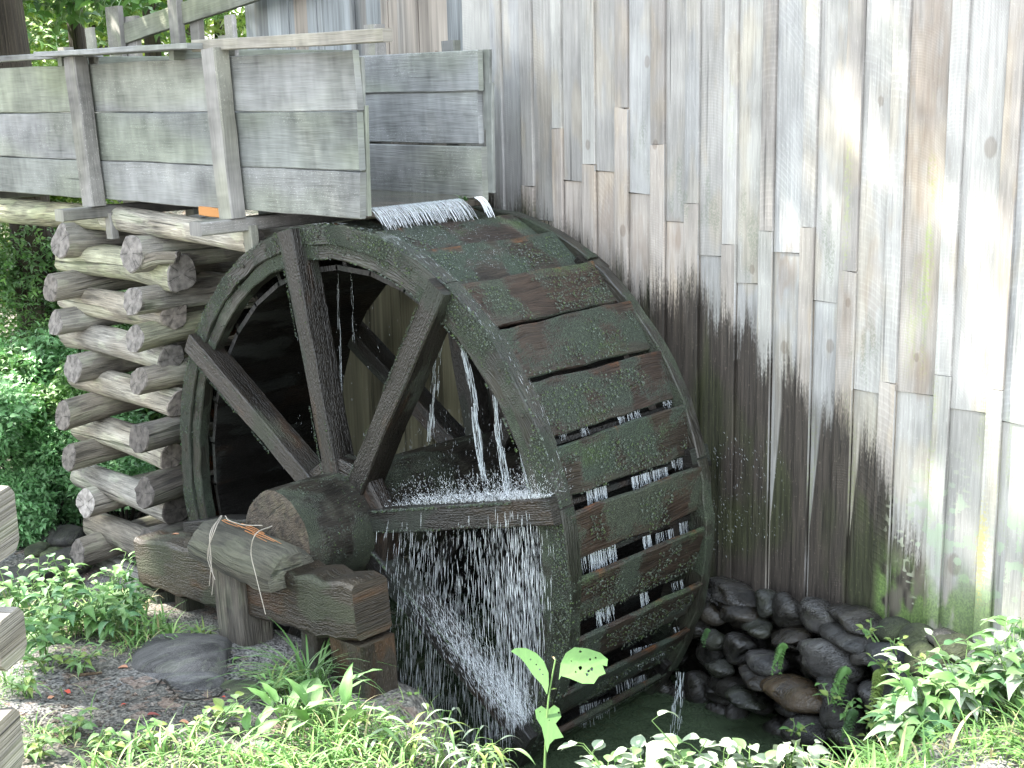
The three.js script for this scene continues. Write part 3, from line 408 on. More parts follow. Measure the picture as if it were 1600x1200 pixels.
  const r = rng(8), gM = [[0.52, 0.52, 0.46], [0.60, 0.55, 0.47], [0.48, 0.52, 0.46], [0.54, 0.53, 0.50]].map(c => tint(M.bucket, c));
  for (let i = 0; i < 32; i++) {
    const a1 = 3.2 + i * 11.25 - 1.35 + (r() - 0.5) * 0.8, a0 = 3.2 + (i - 1) * 11.25 + (r() - 0.5) * 0.9 - (a1 > 62 && a1 < 110 ? 0.5 : -0.75);
    const P = pol(1.634, a1, 0), Q = pol(1.574, a0, 0), W = P.distanceTo(Q), mid = P.clone().add(Q).multiplyScalar(0.5), g = plank(1.05, W, 0.033, { n: 10, wob: 0.007, ch: 0.006, seed: i + 700, us: 1.05, vs: 1.48, vo: ((i * 7 + (i >> 2)) % 4) / 4 }), b = part('bucket_board', g, gM[i % 4], buckets);
    orient(b, mid.clone().setZ(-0.055), mid.clone().setZ(-1.11), P.clone().sub(Q).normalize());
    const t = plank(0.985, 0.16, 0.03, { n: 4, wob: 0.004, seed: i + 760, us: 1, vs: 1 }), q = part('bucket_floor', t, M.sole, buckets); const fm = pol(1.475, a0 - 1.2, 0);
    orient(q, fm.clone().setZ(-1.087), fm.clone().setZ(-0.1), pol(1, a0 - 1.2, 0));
  }
  { // tufts of moss: on the bucket boards, the rim face, the spokes and the shaft
    const r2 = rng(91), bl = []; for (let k = 0; k < 5; k++) { const g = leafGeo(1, 0.42, { n: 2, seed: k, droop: 0.4, fold: 0.2 }); g.rotateZ(0.9 + 0.5 * r2()); g.rotateY(k * 1.26); bl.push(g); } const tuftG = mergeGeometries(bl), L = [], q = new THREE.Quaternion(), q2 = new THREE.Quaternion(), up = V(0, 1, 0);
    const add = (p, n, s, c) => { q.setFromUnitVectors(up, n); q2.setFromAxisAngle(up, r2() * 6.28); L.push([new THREE.Matrix4().compose(p, q.multiply(q2), V(s, s, s)), c]); };
    const cols = [[0.055, 0.072, 0.045], [0.085, 0.105, 0.080], [0.045, 0.056, 0.040], [0.070, 0.105, 0.035], [0.12, 0.145, 0.12]];
    for (let i = 0; i < 15000; i++) { const a = -45 + r2() * 132, z = -0.10 - r2() * 0.97, id = Math.floor((a - 3.2) / 11.25), f = (a - 3.2) / 11.25 - id; if (fbm(a * 0.11, z * 4, 41, 4) < 0.48 || f > 0.84) continue; const A = mix(3.2 + id * 11.25 + 0.5, 3.2 + (id + 1) * 11.25 - 1.6, f), rad = mix(1.590, 1.649, f); add(pol(rad, A, z), pol(1, A - 9, 0), 0.005 + 0.008 * r2() * r2(), cols[(r2() * 5) | 0]); }
    for (let i = 0; i < 9000; i++) { const a = -40 + r2() * 235, rr = 1.46 + 0.183 * Math.sqrt(r2()); if (fbm(a * 0.13, rr * 7, 43, 4) < 0.46) continue; add(pol(rr, a, rr < 1.537 ? -0.017 : 0.001), V(0, 0, 1), 0.004 + 0.007 * r2() * r2(), cols[(r2() * 5) | 0]); }
    for (let i = 0; i < 2600; i++) { const a = -45 + r2() * 240; if (fbm(a * 0.16, 5, 44, 3) < 0.40) continue; add(pol(r2() < 0.5 ? 1.643 : 1.457, a, r2() < 0.5 ? -0.004 : -0.095 * r2()), V(0, 0, 1).lerp(pol(1, a, 0), 0.6).normalize(), 0.005 + 0.009 * r2() * r2(), cols[(r2() * 5) | 0]); }
    for (const a of [14.2, 58.6, 102.0, 148.2, -31.5]) for (let i = 0; i < 500; i++) { const t = 0.28 + 1.2 * r2(), side = a === 102 || a === 148.2 ? 1 : a === 58.6 ? 1 : 1; if (fbm(t * 4, a, 46, 3) < 0.42) continue; const p = pol(t, a, 0.058), d = pol(1, a + 90, 0); add(p.addScaledVector(d, side * (0.055 + 0.012 * (r2() - 0.5)) * (r2() < 0.8 ? 1 : -1)), d.clone().add(V(0, 0, 0.8)).normalize(), 0.005 + 0.008 * r2() * r2(), cols[(r2() * 5) | 0]); }
    for (let i = 0; i < 2500; i++) { const a = -60 + r2() * 220, z = 0.46 - r2() * 0.9; if (fbm(a * 0.05, z * 5, 48, 4) < 0.46) continue; add(pol(0.286, a, z), pol(1, a, 0), 0.004 + 0.006 * r2() * r2(), cols[(r2() * 5) | 0]); }
    const im = shade(new THREE.InstancedMesh(tuftG, new THREE.MeshStandardMaterial({ color: 0xffffff, roughness: 0.85, side: THREE.DoubleSide }), L.length)), c = new THREE.Color(); L.forEach(([m, k], i) => { im.setMatrixAt(i, m); im.setColorAt(i, c.setRGB(...k)); }); im.name = 'moss'; im.userData.kind = 'stuff'; w.add(im);
  }
  // shaft and hub
  const s = part('shaft', logGeo(1.80, 0.285, 0.285, { n: 10, m: 26, bow: 0.004, rough: 0.035, seed: 3 }), [tint(M.moss, [0.56, 0.52, 0.46]), tint(M.log, [0.24, 0.20, 0.165])], w); orient(s, V(0, 0, 0.47), V(0, 0, -1.3), V(0, 1, 0));
  { const uv = s.geometry.attributes.uv; for (let i = 0; i < uv.count; i++) uv.setXY(i, uv.getX(i) * 2, uv.getY(i) * 1.79); }
  const hubM = tint(M.wet, [0.45, 0.38, 0.33]); SPOKES.forEach((a, i) => { const k = part('hub_block', plank(0.30, 0.15, 0.11, { n: 3, wob: 0.006, ch: 0.012, seed: 820 + i, us: 2, vs: 0.5 }), hubM, w), c = pol(0.29, a + 22, -0.02), d = pol(1, a + 112, 0); orient(k, c.clone().addScaledVector(d, -0.12), c.clone().addScaledVector(d, 0.12), pol(1, a + 22, 0)); });
  const bolts = []; for (let i = 0; i < 40; i++) { const a = i * 9 + 4, g = new THREE.SphereGeometry(0.011, 8, 5); g.scale(1, 1, 0.6); const p = pol(1.59, a, 0.001); g.translate(p.x, p.y, p.z); bolts.push(g); } part('bolts', mergeGeometries(bolts), tint(M.wet, [1.6, 1.5, 1.4]), w, 'stuff');
}

// ------------------------------------------------------------------ flume
{
  const f = thing('flume', 'grey plank flume on posts carrying water to the top of the wheel', 'flume');
  const tn4 = [[1, 1, 1], [0.92, 0.95, 0.9], [1.08, 1.08, 1.1], [0.85, 0.88, 0.86]].map(c => tint(M.plank, c));
  const pl = (nm, x0, x1, y0, y1, zc, T, k, seed, o = {}) => { const b = part(nm, plank(x1 - x0, y1 - y0, T, { n: 9, wob: 0.0035, ch: 0.005, seed, ...o }), tn4[k], f); orient(b, V(x0, (y0 + y1) / 2, zc), V(x1, (y0 + y1) / 2, zc)); return b; };
  const slope = 0.0;
  // near side: three courses, joints behind the posts
  const greenish = tint(M.plank, [0.95, 1.0, 0.82]);
  const NS = [[[-8, -4.4, 1], [-4.4, -2.40, 3], [-2.40, 0.245, 0]], [[-8, -4.4, 0], [-4.4, -2.39, 2], [-2.385, 0.25, 3]], [[-8, -4.4, 1], [-4.4, -2.36, 1], [-2.355, 0.24, 0]]], YS = [[2.236, 2.535], [1.933, 2.231], [1.685, 1.928]];
  NS.forEach((row, j) => row.forEach(([a, b, k], i) => { const q = pl('side_plank', a, b, YS[j][0], YS[j][1], -0.03 + 0.003 * ((i + j) % 2), 0.042, k, 30 + j * 5 + i, { skew1: 0.02 * (j - 1), n: 12 }); if (i === 1 && j === 0) q.material = greenish; }));
  [[2.318, 2.535, 0.19, 1], [2.022, 2.325, 0.165, 2], [1.705, 2.013, 0.20, 3]].forEach(([y0, y1, x1, k], j) => { pl('side_plank', -3.2, x1, y0, y1, -0.965 - 0.016 * (j === 1 ? 1 : 0), 0.042, k, 60 + j).material = tint(M.plank, [[1.2, 1.22, 1.25], [1.3, 1.32, 1.36], [1.2, 1.2, 1.22]][j]); pl('side_plank', -8, -3.21, y0, y1, -0.965, 0.042, (k + 1) % 4, 64 + j); });
  for (let i = 0; i < 3; i++) { const b = part('floor_plank', plank(8.215, 0.30, 0.03, { n: 8, wob: 0.003, seed: 70 + i }), tint(M.wet, [2.2, 2.1, 1.9]), f); orient(b, V(-8, 1.712, -0.215 - i * 0.29), V(0.215, 1.704, -0.215 - i * 0.29), V(0, 0, 1)); }
  for (const [x, z0, z1, y0, y1] of [[0.215, -0.052, -0.075, 2.02, 2.5], [0.225, -0.05, -0.08, 1.70, 2.26], [0.21, -0.99, -1.01, 1.75, 2.36], [0.19, -1.0, -1.02, 2.1, 2.54]]) { const b = part('cleat', plank(y1 - y0, 0.055, 0.024, { n: 5, seed: y0 * 100 | 0 }), tn4[1], f); orient(b, V(x, y0, (z0 + z1) / 2), V(x + 0.012, y1, (z0 + z1) / 2), V(-1, 0, 0)); }
  // posts, stakes, sills, pegs
  const post = (nm, A, B, W, T, m, seed) => { const b = part(nm, plank(A.distanceTo(B), W, T, { n: 8, wob: 0.004, ch: 0.008, seed }), m, f); orient(b, A, B, V(-1, 0, 0)); return b; };
  for (const [x, s] of [[-2.365, 1], [-0.835, 2], [-4.6, 3]]) {
    post('post', V(x + 0.03, 1.645, 0.055), V(x - 0.035, 2.578, 0.055), 0.135, 0.10, M.post, 80 + s); post('stake', V(x - 0.02, 2.5, -0.062), V(x - 0.035, 2.76, -0.062), 0.085, 0.03, M.post, 84 + s);
    post('far_post', V(x + 0.06, 1.60, -1.05), V(x + 0.04, 2.72, -1.05), 0.11, 0.09, M.post, 88 + s);
    const b = part('sill', plank(1.62, 0.11, 0.075, { n: 5, wob: 0.004, ch: 0.008, seed: 91 + s }), M.post, f); orient(b, V(x + 0.02, 1.605, 0.30), V(x + 0.02, 1.605, -1.3), V(-1, 0, 0)); b.rotateX(0);
    post('peg', V(x + 0.06, 1.43, -0.04), V(x + 0.06, 1.60, -0.04), 0.075, 0.06, M.post, 95 + s);
  }
  post('far_post', V(-0.10, 1.70, -1.04), V(-0.12, 2.60, -1.04), 0.12, 0.06, tint(M.post, [0.75, 0.75, 0.75]), 99);
  const rail = (A, B, W, T, m, seed) => { const b = part('top_rail', plank(A.distanceTo(B), T, W, { n: 7, wob: 0.003, seed }), m, f); orient(b, A, B); };
  rail(V(-2.72, 2.605, 0.075), V(-0.98, 2.595, 0.065), 0.19, 0.036, tn4[2], 101); rail(V(-1.10, 2.602, 0.02), V(0.62, 2.588, 0.09), 0.06, 0.062, tint(M.plank, [1.1, 1.0, 0.88]), 102); rail(V(-7.5, 2.61, -0.02), V(-2.3, 2.60, -0.02), 0.12, 0.04, tn4[0], 103);
  for (const [x0, z] of [[-1.6, 2.57], [-2.9, 2.57]]) { const b = part('cross_brace', plank(1.25, 0.05, 0.06, { n: 4, seed: 110 }), tn4[1], f); orient(b, V(x0 + 0.3, 2.56, 0.06), V(x0 + 0.3, 2.56, -1.1), V(1, 0, 0)); }
  const jb = part('joist_end', plank(0.30, 0.05, 0.05, { n: 3, seed: 120 }), M.orange, f); orient(jb, V(-1.22, 1.665, -0.02), V(-0.88, 1.655, -0.02));
}
{
  const h = thing('stair_handrail', 'grey sloping board handrail on posts behind the flume at the mill corner', 'handrail', [0, 0, 0]);
  const P = (nm, A, B, W, T, s) => { const b = part(nm, plank(A.distanceTo(B), W, T, { n: 5, wob: 0.003, seed: s }), M.post, h); orient(b, A, B, V(-1, 0, 0)); };
  P('post', V(-4.17, 1.2, -1.30), V(-4.20, 3.02, -1.30), 0.20, 0.05, 1); P('post', V(-4.03, 1.2, -1.36), V(-4.05, 2.94, -1.36), 0.16, 0.05, 2); P('post', V(-3.30, 1.2, -1.30), V(-3.33, 3.3, -1.30), 0.12, 0.06, 3); P('post', V(-3.17, 1.2, -1.38), V(-3.19, 3.3, -1.38), 0.12, 0.05, 4);
  const b = part('rail', plank(2.35, 0.155, 0.045, { n: 6, seed: 9 }), tint(M.plank, [1.0, 1.02, 0.86]), h); orient(b, V(-4.12, 2.81, -1.335), V(-1.86, 3.10, -1.335));
}

// ------------------------------------------------------------------ logs under the flume, log crib
single('support_log', 'thick pale peeled log lying under the flume, above the crib and the wheel rim', 'log', logGeo(1.62, 0.082, 0.078, { seed: 4, bow: 0.015, rough: 0.1 }), [M.palelog, M.paleend]);
orient(scene.children.at(-1), V(-2.45, 1.565, -0.10), V(-0.86, 1.505, -0.10));
single('support_log', 'knotty mossy log under the left end of the flume, running out of the picture', 'log', logGeo(4.4, 0.095, 0.088, { seed: 9, bow: 0.03, rough: 0.12, n: 24 }), [tint(M.log, [1.05, 1.1, 0.85]), M.end]);
orient(scene.children.at(-1), V(-6.8, 1.52, -0.08), V(-2.38, 1.545, -0.14));
{
  const c = thing('log_crib', 'open crib of crossed weathered logs holding up the flume left of the wheel', 'log crib');
  const mats = [[M.log, M.end], [tint(M.log, [1.15, 1.12, 1.05]), tint(M.end, [1.2, 1.15, 1.1])], [tint(M.log, [0.85, 0.82, 0.78]), tint(M.end, [0.8, 0.78, 0.75])], [tint(M.log, [1.05, 1.1, 0.9]), M.end]];
  const dk = [M.darklog, M.darkend], lg = (A, B, r0, r1, m, s, sl) => { const q = part('log', logGeo(A.distanceTo(B), r0, r1, { seed: s, bow: 0.034, rough: 0.15, slant: sl ?? 0.015 }), m, c); orient(q, A, B); };
  // along the flume (front row), their right ends cut square
  [[1.235, -1.70, 0.110], [0.955, -1.83, 0.098], [0.665, -1.90, 0.092], [0.370, -1.86, 0.092], [-0.010, -2.00, 0.098], [-0.375, -1.98, 0.104], [-0.74, -1.98, 0.10], [-1.06, -2.0, 0.10]].forEach(([y, x, r], i) => lg(V(-3.14 - 0.04 * (i % 3), y + 0.01, -0.15), V(x, y, -0.15), r * 0.98, r * (0.96 + 0.12 * hsh(i, 2, 2)), i === 5 ? [M.log, M.darkend] : mats[[3, 1, 0, 1, 1, 1, 2, 0][i]], 300 + i));
  [[1.235, -1.9], [0.955, -1.95], [0.665, -1.9], [0.37, -1.9], [0.0, -1.95], [-0.37, -1.9], [-0.74, -1.9], [-1.06, -1.9]].forEach(([y, x], i) => lg(V(-3.1, y, -1.06), V(x, y, -1.06), 0.095, 0.095, mats[2], 320 + i));
  // across it: left column and right column
  [[1.385, 0.115], [1.075, 0.092], [0.82, 0.092], [0.51, 0.098], [0.185, 0.096], [-0.125, 0.098], [-0.465, 0.104], [-0.82, 0.098], [-1.14, 0.10]].forEach(([y, r], i) => lg(V(-2.87 - 0.05 * ((i * 7) % 3 - 1), y, 0.10 + 0.04 * ((i * 5) % 3 - 1)), V(-2.9, y, -1.42), r, r * 0.95, i === 6 ? [tint(M.log, [1.2, 1.17, 1.15]), tint(M.end, [1.9, 1.9, 1.9])] : mats[[0, 2, 0, 0, 2, 2, 1, 2, 0][i]], 340 + i, 0.02));
  [[1.375, 0.118], [1.075, 0.092], [0.835, 0.092], [0.545, 0.092], [0.18, 0.10], [-0.20, 0.104], [-0.57, 0.10], [-0.92, 0.10]].forEach(([y, r], i) => lg(V(-1.86 - 0.02 * i + 0.04 * ((i * 5) % 3 - 1), y, 0.10 + 0.03 * ((i * 2) % 3 - 1)), V(-1.98 - 0.02 * i, y, -1.42), r, r * 0.95, i >= 4 ? dk : mats[[0, 0, 3, 2][i]], 360 + i, 0.02));
  lg(V(-1.84, 1.315, 0.03), V(-1.66, 1.345, -0.10), 0.045, 0.04, mats[2], 380);
}

// ------------------------------------------------------------------ bearing frame in front of the shaft
{
  const f = thing('bearing_frame', 'wet squared timber frame with a hewn cap block carrying the wheel shaft', 'timber frame');
  const beam = part('beam', plank(2.0, 0.31, 0.235, { n: 26, wob: 0.017, ch: 0.018, seed: 5, us: 2, vs: 0.5, taper: 0.9 }), tint(M.hewn, [0.80, 0.70, 0.56]), f); orient(beam, V(-1.15, -0.325, 0.545), V(0.80, -0.135, 0.545));
  const post = (x, z, y0, y1, W, T, m, s, dx = 0) => { const b = part('post', plank(y1 - y0, W, T, { n: 8, wob: 0.006, ch: 0.012, seed: s, us: 2, vs: 0.5 }), m, f); orient(b, V(x, y0, z), V(x + dx, y1, z), V(-1, 0, 0)); };
  const pm = tint(M.hewn, [0.75, 0.68, 0.6]);
  post(-1.06, 0.56, -1.3, -0.48, 0.17, 0.16, M.wet, 3); post(-0.79, 0.54, -1.3, -0.46, 0.12, 0.14, pm, 4); post(0.80, 0.535, -1.3, -0.285, 0.26, 0.215, tint(M.hewn, [0.8, 0.72, 0.62]), 5, -0.05); post(0.42, 0.56, -1.3, -0.31, 0.13, 0.13, tint(M.hewn, [0.8, 0.75, 0.7]), 6);
  post(-0.125, 0.61, -1.2, -0.10, 0.235, 0.20, tint(M.log, [0.40, 0.38, 0.36]), 7, -0.03);
  // the cap: a half-round hewn block
  const B = tris(), n = 12, rings = [], r = rng(77);
  for (let i = 0; i <= n; i++) { const x = -0.49 + i / n * 0.78, e = (i === 0 || i === n) ? 0.9 : 1, pts = [[-0.02, 0.175], [0.045, 0.18], [0.105, 0.135], [0.15, 0.06], [0.152, -0.06], [0.095, -0.14], [0.03, -0.17], [-0.02, -0.165]]; rings.push(pts.map(([y, z], k) => [x + (i === n ? -y * 0.15 : 0) + (r() - 0.5) * 0.006, y * e + (r() - 0.5) * 0.010 - 0.055 * (i / n), z * e + (r() - 0.5) * 0.012])); }
  for (let i = 0; i < n; i++) for (let k = 0; k < 8; k++) { const k1 = (k + 1) % 8; quad(B, rings[i][k], rings[i + 1][k], rings[i + 1][k1], rings[i][k1], [i / n * 0.4, k / 8], [(i + 1) / n * 0.4, k / 8], [(i + 1) / n * 0.4, (k + 1) / 8], [i / n * 0.4, (k + 1) / 8]); }
  for (const [i, s] of [[0, 1], [n, 0]]) { const R = rings[i]; for (let k = 1; k < 7; k++) { const q = s ? [R[0], R[k], R[k + 1]] : [R[0], R[k + 1], R[k]]; tri(B, ...q, ...q.map(e => [e[2] * 2 + 0.5, e[1] * 2 + 0.3])); } }
  const cap = part('cap_block', geoOf(B, 0.9), tint(M.log, [0.24, 0.24, 0.20]), f); cap.position.set(0.045, -0.045, 0.60); cap.scale.x = 0.92; cap.rotation.z = 0.03; cap.material.side = THREE.DoubleSide;
  const sh = part('shim', plank(0.52, 0.035, 0.28, { n: 4, seed: 8 }), tint(M.log, [0.5, 0.5, 0.48]), f); orient(sh, V(-0.28, -0.078, 0.60), V(0.22, -0.06, 0.60));
  const pts = a => a.map(([x, y, w, z]) => onPlane(x, y, 'z', z ?? 0.80));
  const str = [[[345, 806, 0, .62], [332, 830, 0, .79], [326, 862], [333, 900], [331, 930]], [[346, 806, 0, .62], [328, 835, 0, .79], [330, 880], [327, 915]], [[347, 806, 0, .62], [336, 828, 0, .79], [324, 870], [336, 906]], [[425, 822, 0, .62], [398, 836, 0, .79], [392, 862], [400, 900], [415, 960]], [[352, 806, 0, .62], [362, 815, 0, .76], [380, 820, 0, .70], [410, 821, 0, .66]]];
  const tw = thing('frayed_string', 'pale frayed string draped over the hewn cap block', 'string'); str.forEach(s => part('strand', tube(pts(s), 0.0032, 0.0024, 4, 16), new THREE.MeshStandardMaterial({ color: new THREE.Color().setRGB(0.36, 0.32, 0.27), roughness: 0.9 }), tw));
  const tg = []; const tr = rng(6); for (let i = 0; i < 9; i++) { const k = tr(), x = -0.30 + 0.30 * tr(), z = 0.56 + 0.05 * tr(), y = 0.108 - 0.06 * (x + 0.4), A = V(x, y, z); tg.push(tube([A, A.clone().add(V(0.06 + 0.04 * k, -0.002, 0.016 * (tr() - 0.5))), A.clone().add(V(0.13 + 0.08 * k, -0.010, 0.03 * (tr() - 0.5)))], 0.0032, 0.0015, 4, 5)); }
  single('pine_needles', 'orange brown dead pine needles on top of the cap block', 'needles', mergeGeometries(tg), new THREE.MeshStandardMaterial({ color: new THREE.Color().setRGB(0.36, 0.15, 0.05), roughness: 0.8 }), null, 'stuff');
}

// ------------------------------------------------------------------ hewn log corner at the left edge, boulder, stones, litter
{
  const f = thing('log_fence', 'stack of pale hewn logs with cut ends at the left edge of the picture', 'log stack'), ax = V(0.80, 0.0, -0.60).normalize();
  const T = 5.3, ends = [[6, 822, 0.255], [20, 996, 0.185], [14, 1165, 0.24], [14, 1330, 0.24]];
  ends.forEach(([x, y, w], i) => { const e = CAM.clone().addScaledVector(ray(x, y), T), b = part('log', plank(2.4, w, 0.20, { n: 20, wob: 0.012, ch: 0.035, seed: 20 + i, us: 2, vs: 0.5 }), tint(M.log, [0.85, 0.82, 0.80]), f); orient(b, e.clone().addScaledVector(ax, -2.4), e); });
}
const ground = (px, py) => { const d = ray(px, py); let t = 2.5; for (; t < 40; t += 0.01) { const p = CAM.clone().addScaledVector(d, t); if (p.y < height(p.x, p.z)) break; } return CAM.clone().addScaledVector(d, t); };
const bank = (px, py) => { let p = onPlane(px, py, 'y', -0.57); for (let k = 0; k < 60 && crestDist(p.x, p.z) < 0.03; k++) { p.x += 0.012 * 0.55; p.z += 0.012 * 0.83; } p.y = height(p.x, p.z); return p; };
const rk = (label, px, py, sx, sy, sz, m, seed, group, y, ry = 0, flat = 0.4) => { const o = single(label.includes('boulder') ? 'boulder' : 'rock', label, label.includes('boulder') ? 'boulder' : 'rock', rockGeo(sx, sy, sz, seed, 4, 0.16, flat), m, group), p = ground(px, py); o.position.set(p.x, p.y + (y ?? 0), p.z); o.rotation.y = ry; return o; };
const bm = tint(M.rock, [0.85, 0.82, 0.80]);
rk('grey rounded boulder with a mossy shoulder in front of the bearing frame', 288, 1030, 0.31, 0.16, 0.27, bm, 2, null, 0.0, 0.3, 0.6);
rk('low flat grey rock below the boulder, level with the ground', 285, 1062, 0.25, 0.07, 0.16, tint(M.rock, [1.1, 1.08, 1.08]), 7, null, 0.0, 0.2, 0.8);
rk('flat mossy rock at the foot of the middle post', 375, 1078, 0.16, 0.04, 0.10, M.mossrock, 9, null, 0.0, 0.2, 0.8);
[['round mossy rock by the stream just right of the topmost hewn log end', 52, 832, 0.26, 0.19, 0.2], ['brown rock in the stream beyond the left end of the crib', 100, 845, 0.18, 0.12, 0.16], ['dark angular rock low in the stream bed beside the bottom of the crib', 92, 895, 0.30, 0.14, 0.2], ['small grey stone in the stream bed above the leafy bank', 60, 865, 0.12, 0.08, 0.1], ['long flat dark rock in the stream bed behind the jewelweed', 40, 905, 0.30, 0.09, 0.2], ['pale wet stone in the stream behind the leafy plants', 105, 915, 0.10, 0.07, 0.1], ['small mossy stone against the crib bottom', 85, 870, 0.12, 0.08, 0.1]].forEach(([l, x, y, a, b, c], i) => rk(l, x, y, a, b, c, i % 3 === 0 ? M.mossrock : tint(M.rock, [0.7, 0.68, 0.62]), 60 + i, null, 0.02, i));
{
  const st = [['curved dark twig lying on the gravel below the boulder', [[255, 1062], [290, 1095], [340, 1090], [352, 1079], [395, 1086]], 0.006, M.bark], ['thin dark twig leaning on the boulder', [[246, 1072], [258, 1056], [270, 1040]], 0.004, M.bark], ['short brown bark chip at the edge of the grass left of the boulder', [[122, 1058], [140, 1056], [160, 1054]], 0.010, tint(M.log, [0.7, 0.5, 0.36])]];
  for (const [l, p, r, m] of st) single('twig', l, 'twig', tube(p.map(([x, y]) => ground(x, y).add(V(0, r, 0))), r, r * 0.6, 6, 12), m);
  const lm = c => new THREE.MeshStandardMaterial({ color: new THREE.Color().setRGB(...c), roughness: 0.7, side: THREE.DoubleSide }), red = lm([0.42, 0.06, 0.035]), tan = lm([0.42, 0.20, 0.12]), pale = lm([0.5, 0.38, 0.28]);
  const L = [[102, 1081, 'crimson fallen leaf at the left end of the gravel', red, 0.055], [190, 1105, 'red fallen leaf in the middle of the gravel', red, 0.035], [352, 1092, 'small red leaf on the curved dark twig', red, 0.03], [85, 1090, 'tan curled leaf at the left edge of the gravel', tan, 0.06], [280, 1130, 'pinkish dead leaf low on the gravel', tan, 0.06], [318, 1060, 'tan leaf at the foot of the boulder', tan, 0.05], [200, 1045, 'brown leaf left of the boulder', tan, 0.07], [215, 1148, 'pale dead leaf at the bottom of the gravel', pale, 0.07], [230, 1120, 'dull red leaf in the lower gravel', tint(red, [0.2, 0.05, 0.04]), 0.06]];
  L.forEach(([x, y, l, m, s], i) => { const o = single('fallen_leaf', l, 'leaf', leafGeo(s, s * 0.5, { seed: i, droop: 0.2, fold: 0.5 }), m); o.position.copy(ground(x, y)).add(V(0, 0.008, 0)); o.rotation.y = i * 1.7; });
  [[245, 842, 0.10], [268, 835, 0.085]].forEach(([x, y, s], i) => { const o = single('fallen_leaf', ['long tan leaf flat on the left end of the beam', 'second tan leaf on the beam, pointing at the cap block'][i], 'leaf', leafGeo(s, s * 0.24, { seed: 20 + i, fold: 0.5 }), tan); o.position.copy(onPlane(x, y, 'z', 0.57 - i * 0.05)); o.rotation.set(0, 0.1 + i * 0.5, 0.08); });
  const lit = []; const r = rng(12); for (let i = 0; i < 260; i++) { const p = ground(60 + r() * 330, 1062 + r() * 110); if (crestDist(p.x, p.z) < 0.05) continue; const g = r() < 0.5 ? rockGeo(0.006 + r() * 0.012, 0.006 + r() * 0.006, 0.006 + r() * 0.01, i, 1) : leafGeo(0.02 + r() * 0.03, 0.008 + r() * 0.008, { n: 3, seed: i }); g.rotateY(r() * 6); g.translate(p.x, p.y + 0.005, p.z); if (g.index) lit.push(g.toNonIndexed()); else lit.push(g); }
  single('gravel', 'scattered gravel, bark bits and dead leaves on the bare ground below the boulder', 'gravel', mergeGeometries(lit.map(g => { for (const k of Object.keys(g.attributes)) if (!['position', 'normal', 'uv'].includes(k)) g.deleteAttribute(k); return g; })), tint(M.soil, [1.5, 1.35, 1.25]), null, 'stuff');
}

// ------------------------------------------------------------------ falling water
function streaks(name, label, list, m = M.water) {                  // list of [point, direction, length, radius]
  const g = new THREE.OctahedronGeometry(1, 1), im = shade(new THREE.InstancedMesh(g, m, list.length)), mx = new THREE.Matrix4(), q = new THREE.Quaternion(), y = V(0, 1, 0);
  list.forEach(([p, d, l, r], i) => im.setMatrixAt(i, mx.compose(p, q.setFromUnitVectors(y, d), V(r, l / 2, r)))); im.name = numbered(name); im.userData = { label, category: 'water', kind: 'stuff' }; scene.add(im);
}
function strandSheet(A, B, drop, fwd, n, r0, seed) {                 // glassy strands falling from the line A to B
  const r = rng(seed), gs = [];
  for (let i = 0; i < n; i++) { const t = (i + r()) / n, p = A.clone().lerp(B, t), k = 0.8 + 0.4 * r(), pts = []; for (let s = 0; s <= 5; s++) { const u = s / 5; pts.push(V(p.x + fwd.x * u * k, p.y - drop * u * u * k * 0.8 - drop * 0.2 * u, p.z + fwd.z * u * k + (r() - 0.5) * 0.008)); } gs.push(tube(pts, r0 * (0.6 + r()), r0 * (0.5 + 0.9 * r()), 5, 6)); }
  return mergeGeometries(gs);
}
function glassSheet(za, zb, drop, out, seed) {                       // a thin rippled sheet of water bending over the lip
  const B = tris(), nz = 300, nt = 12, P = (i, k) => { const z = mix(za, zb, i / nz), len = 0.82 + 0.3 * vn(z * 60, 1, seed), u = k / nt * len, rip = 0.010 * (vn(z * 70, u * 1.2, seed) - 0.5) + 0.006 * (vn(z * 170, u * 2, seed + 1) - 0.5); return [0.205 + out * u + rip * (0.3 + u), 1.739 - drop * (0.16 * u + 0.84 * u * u), z + 0.004 * (vn(z * 40, u * 3, seed + 2) - 0.5)]; };
  for (let i = 0; i < nz; i++) for (let k = 0; k < nt; k++) quad(B, P(i, k), P(i, k + 1), P(i + 1, k + 1), P(i + 1, k), [0, 0], [0, 1], [1, 1], [1, 0]);
  return geoOf(B, 1.4);
}
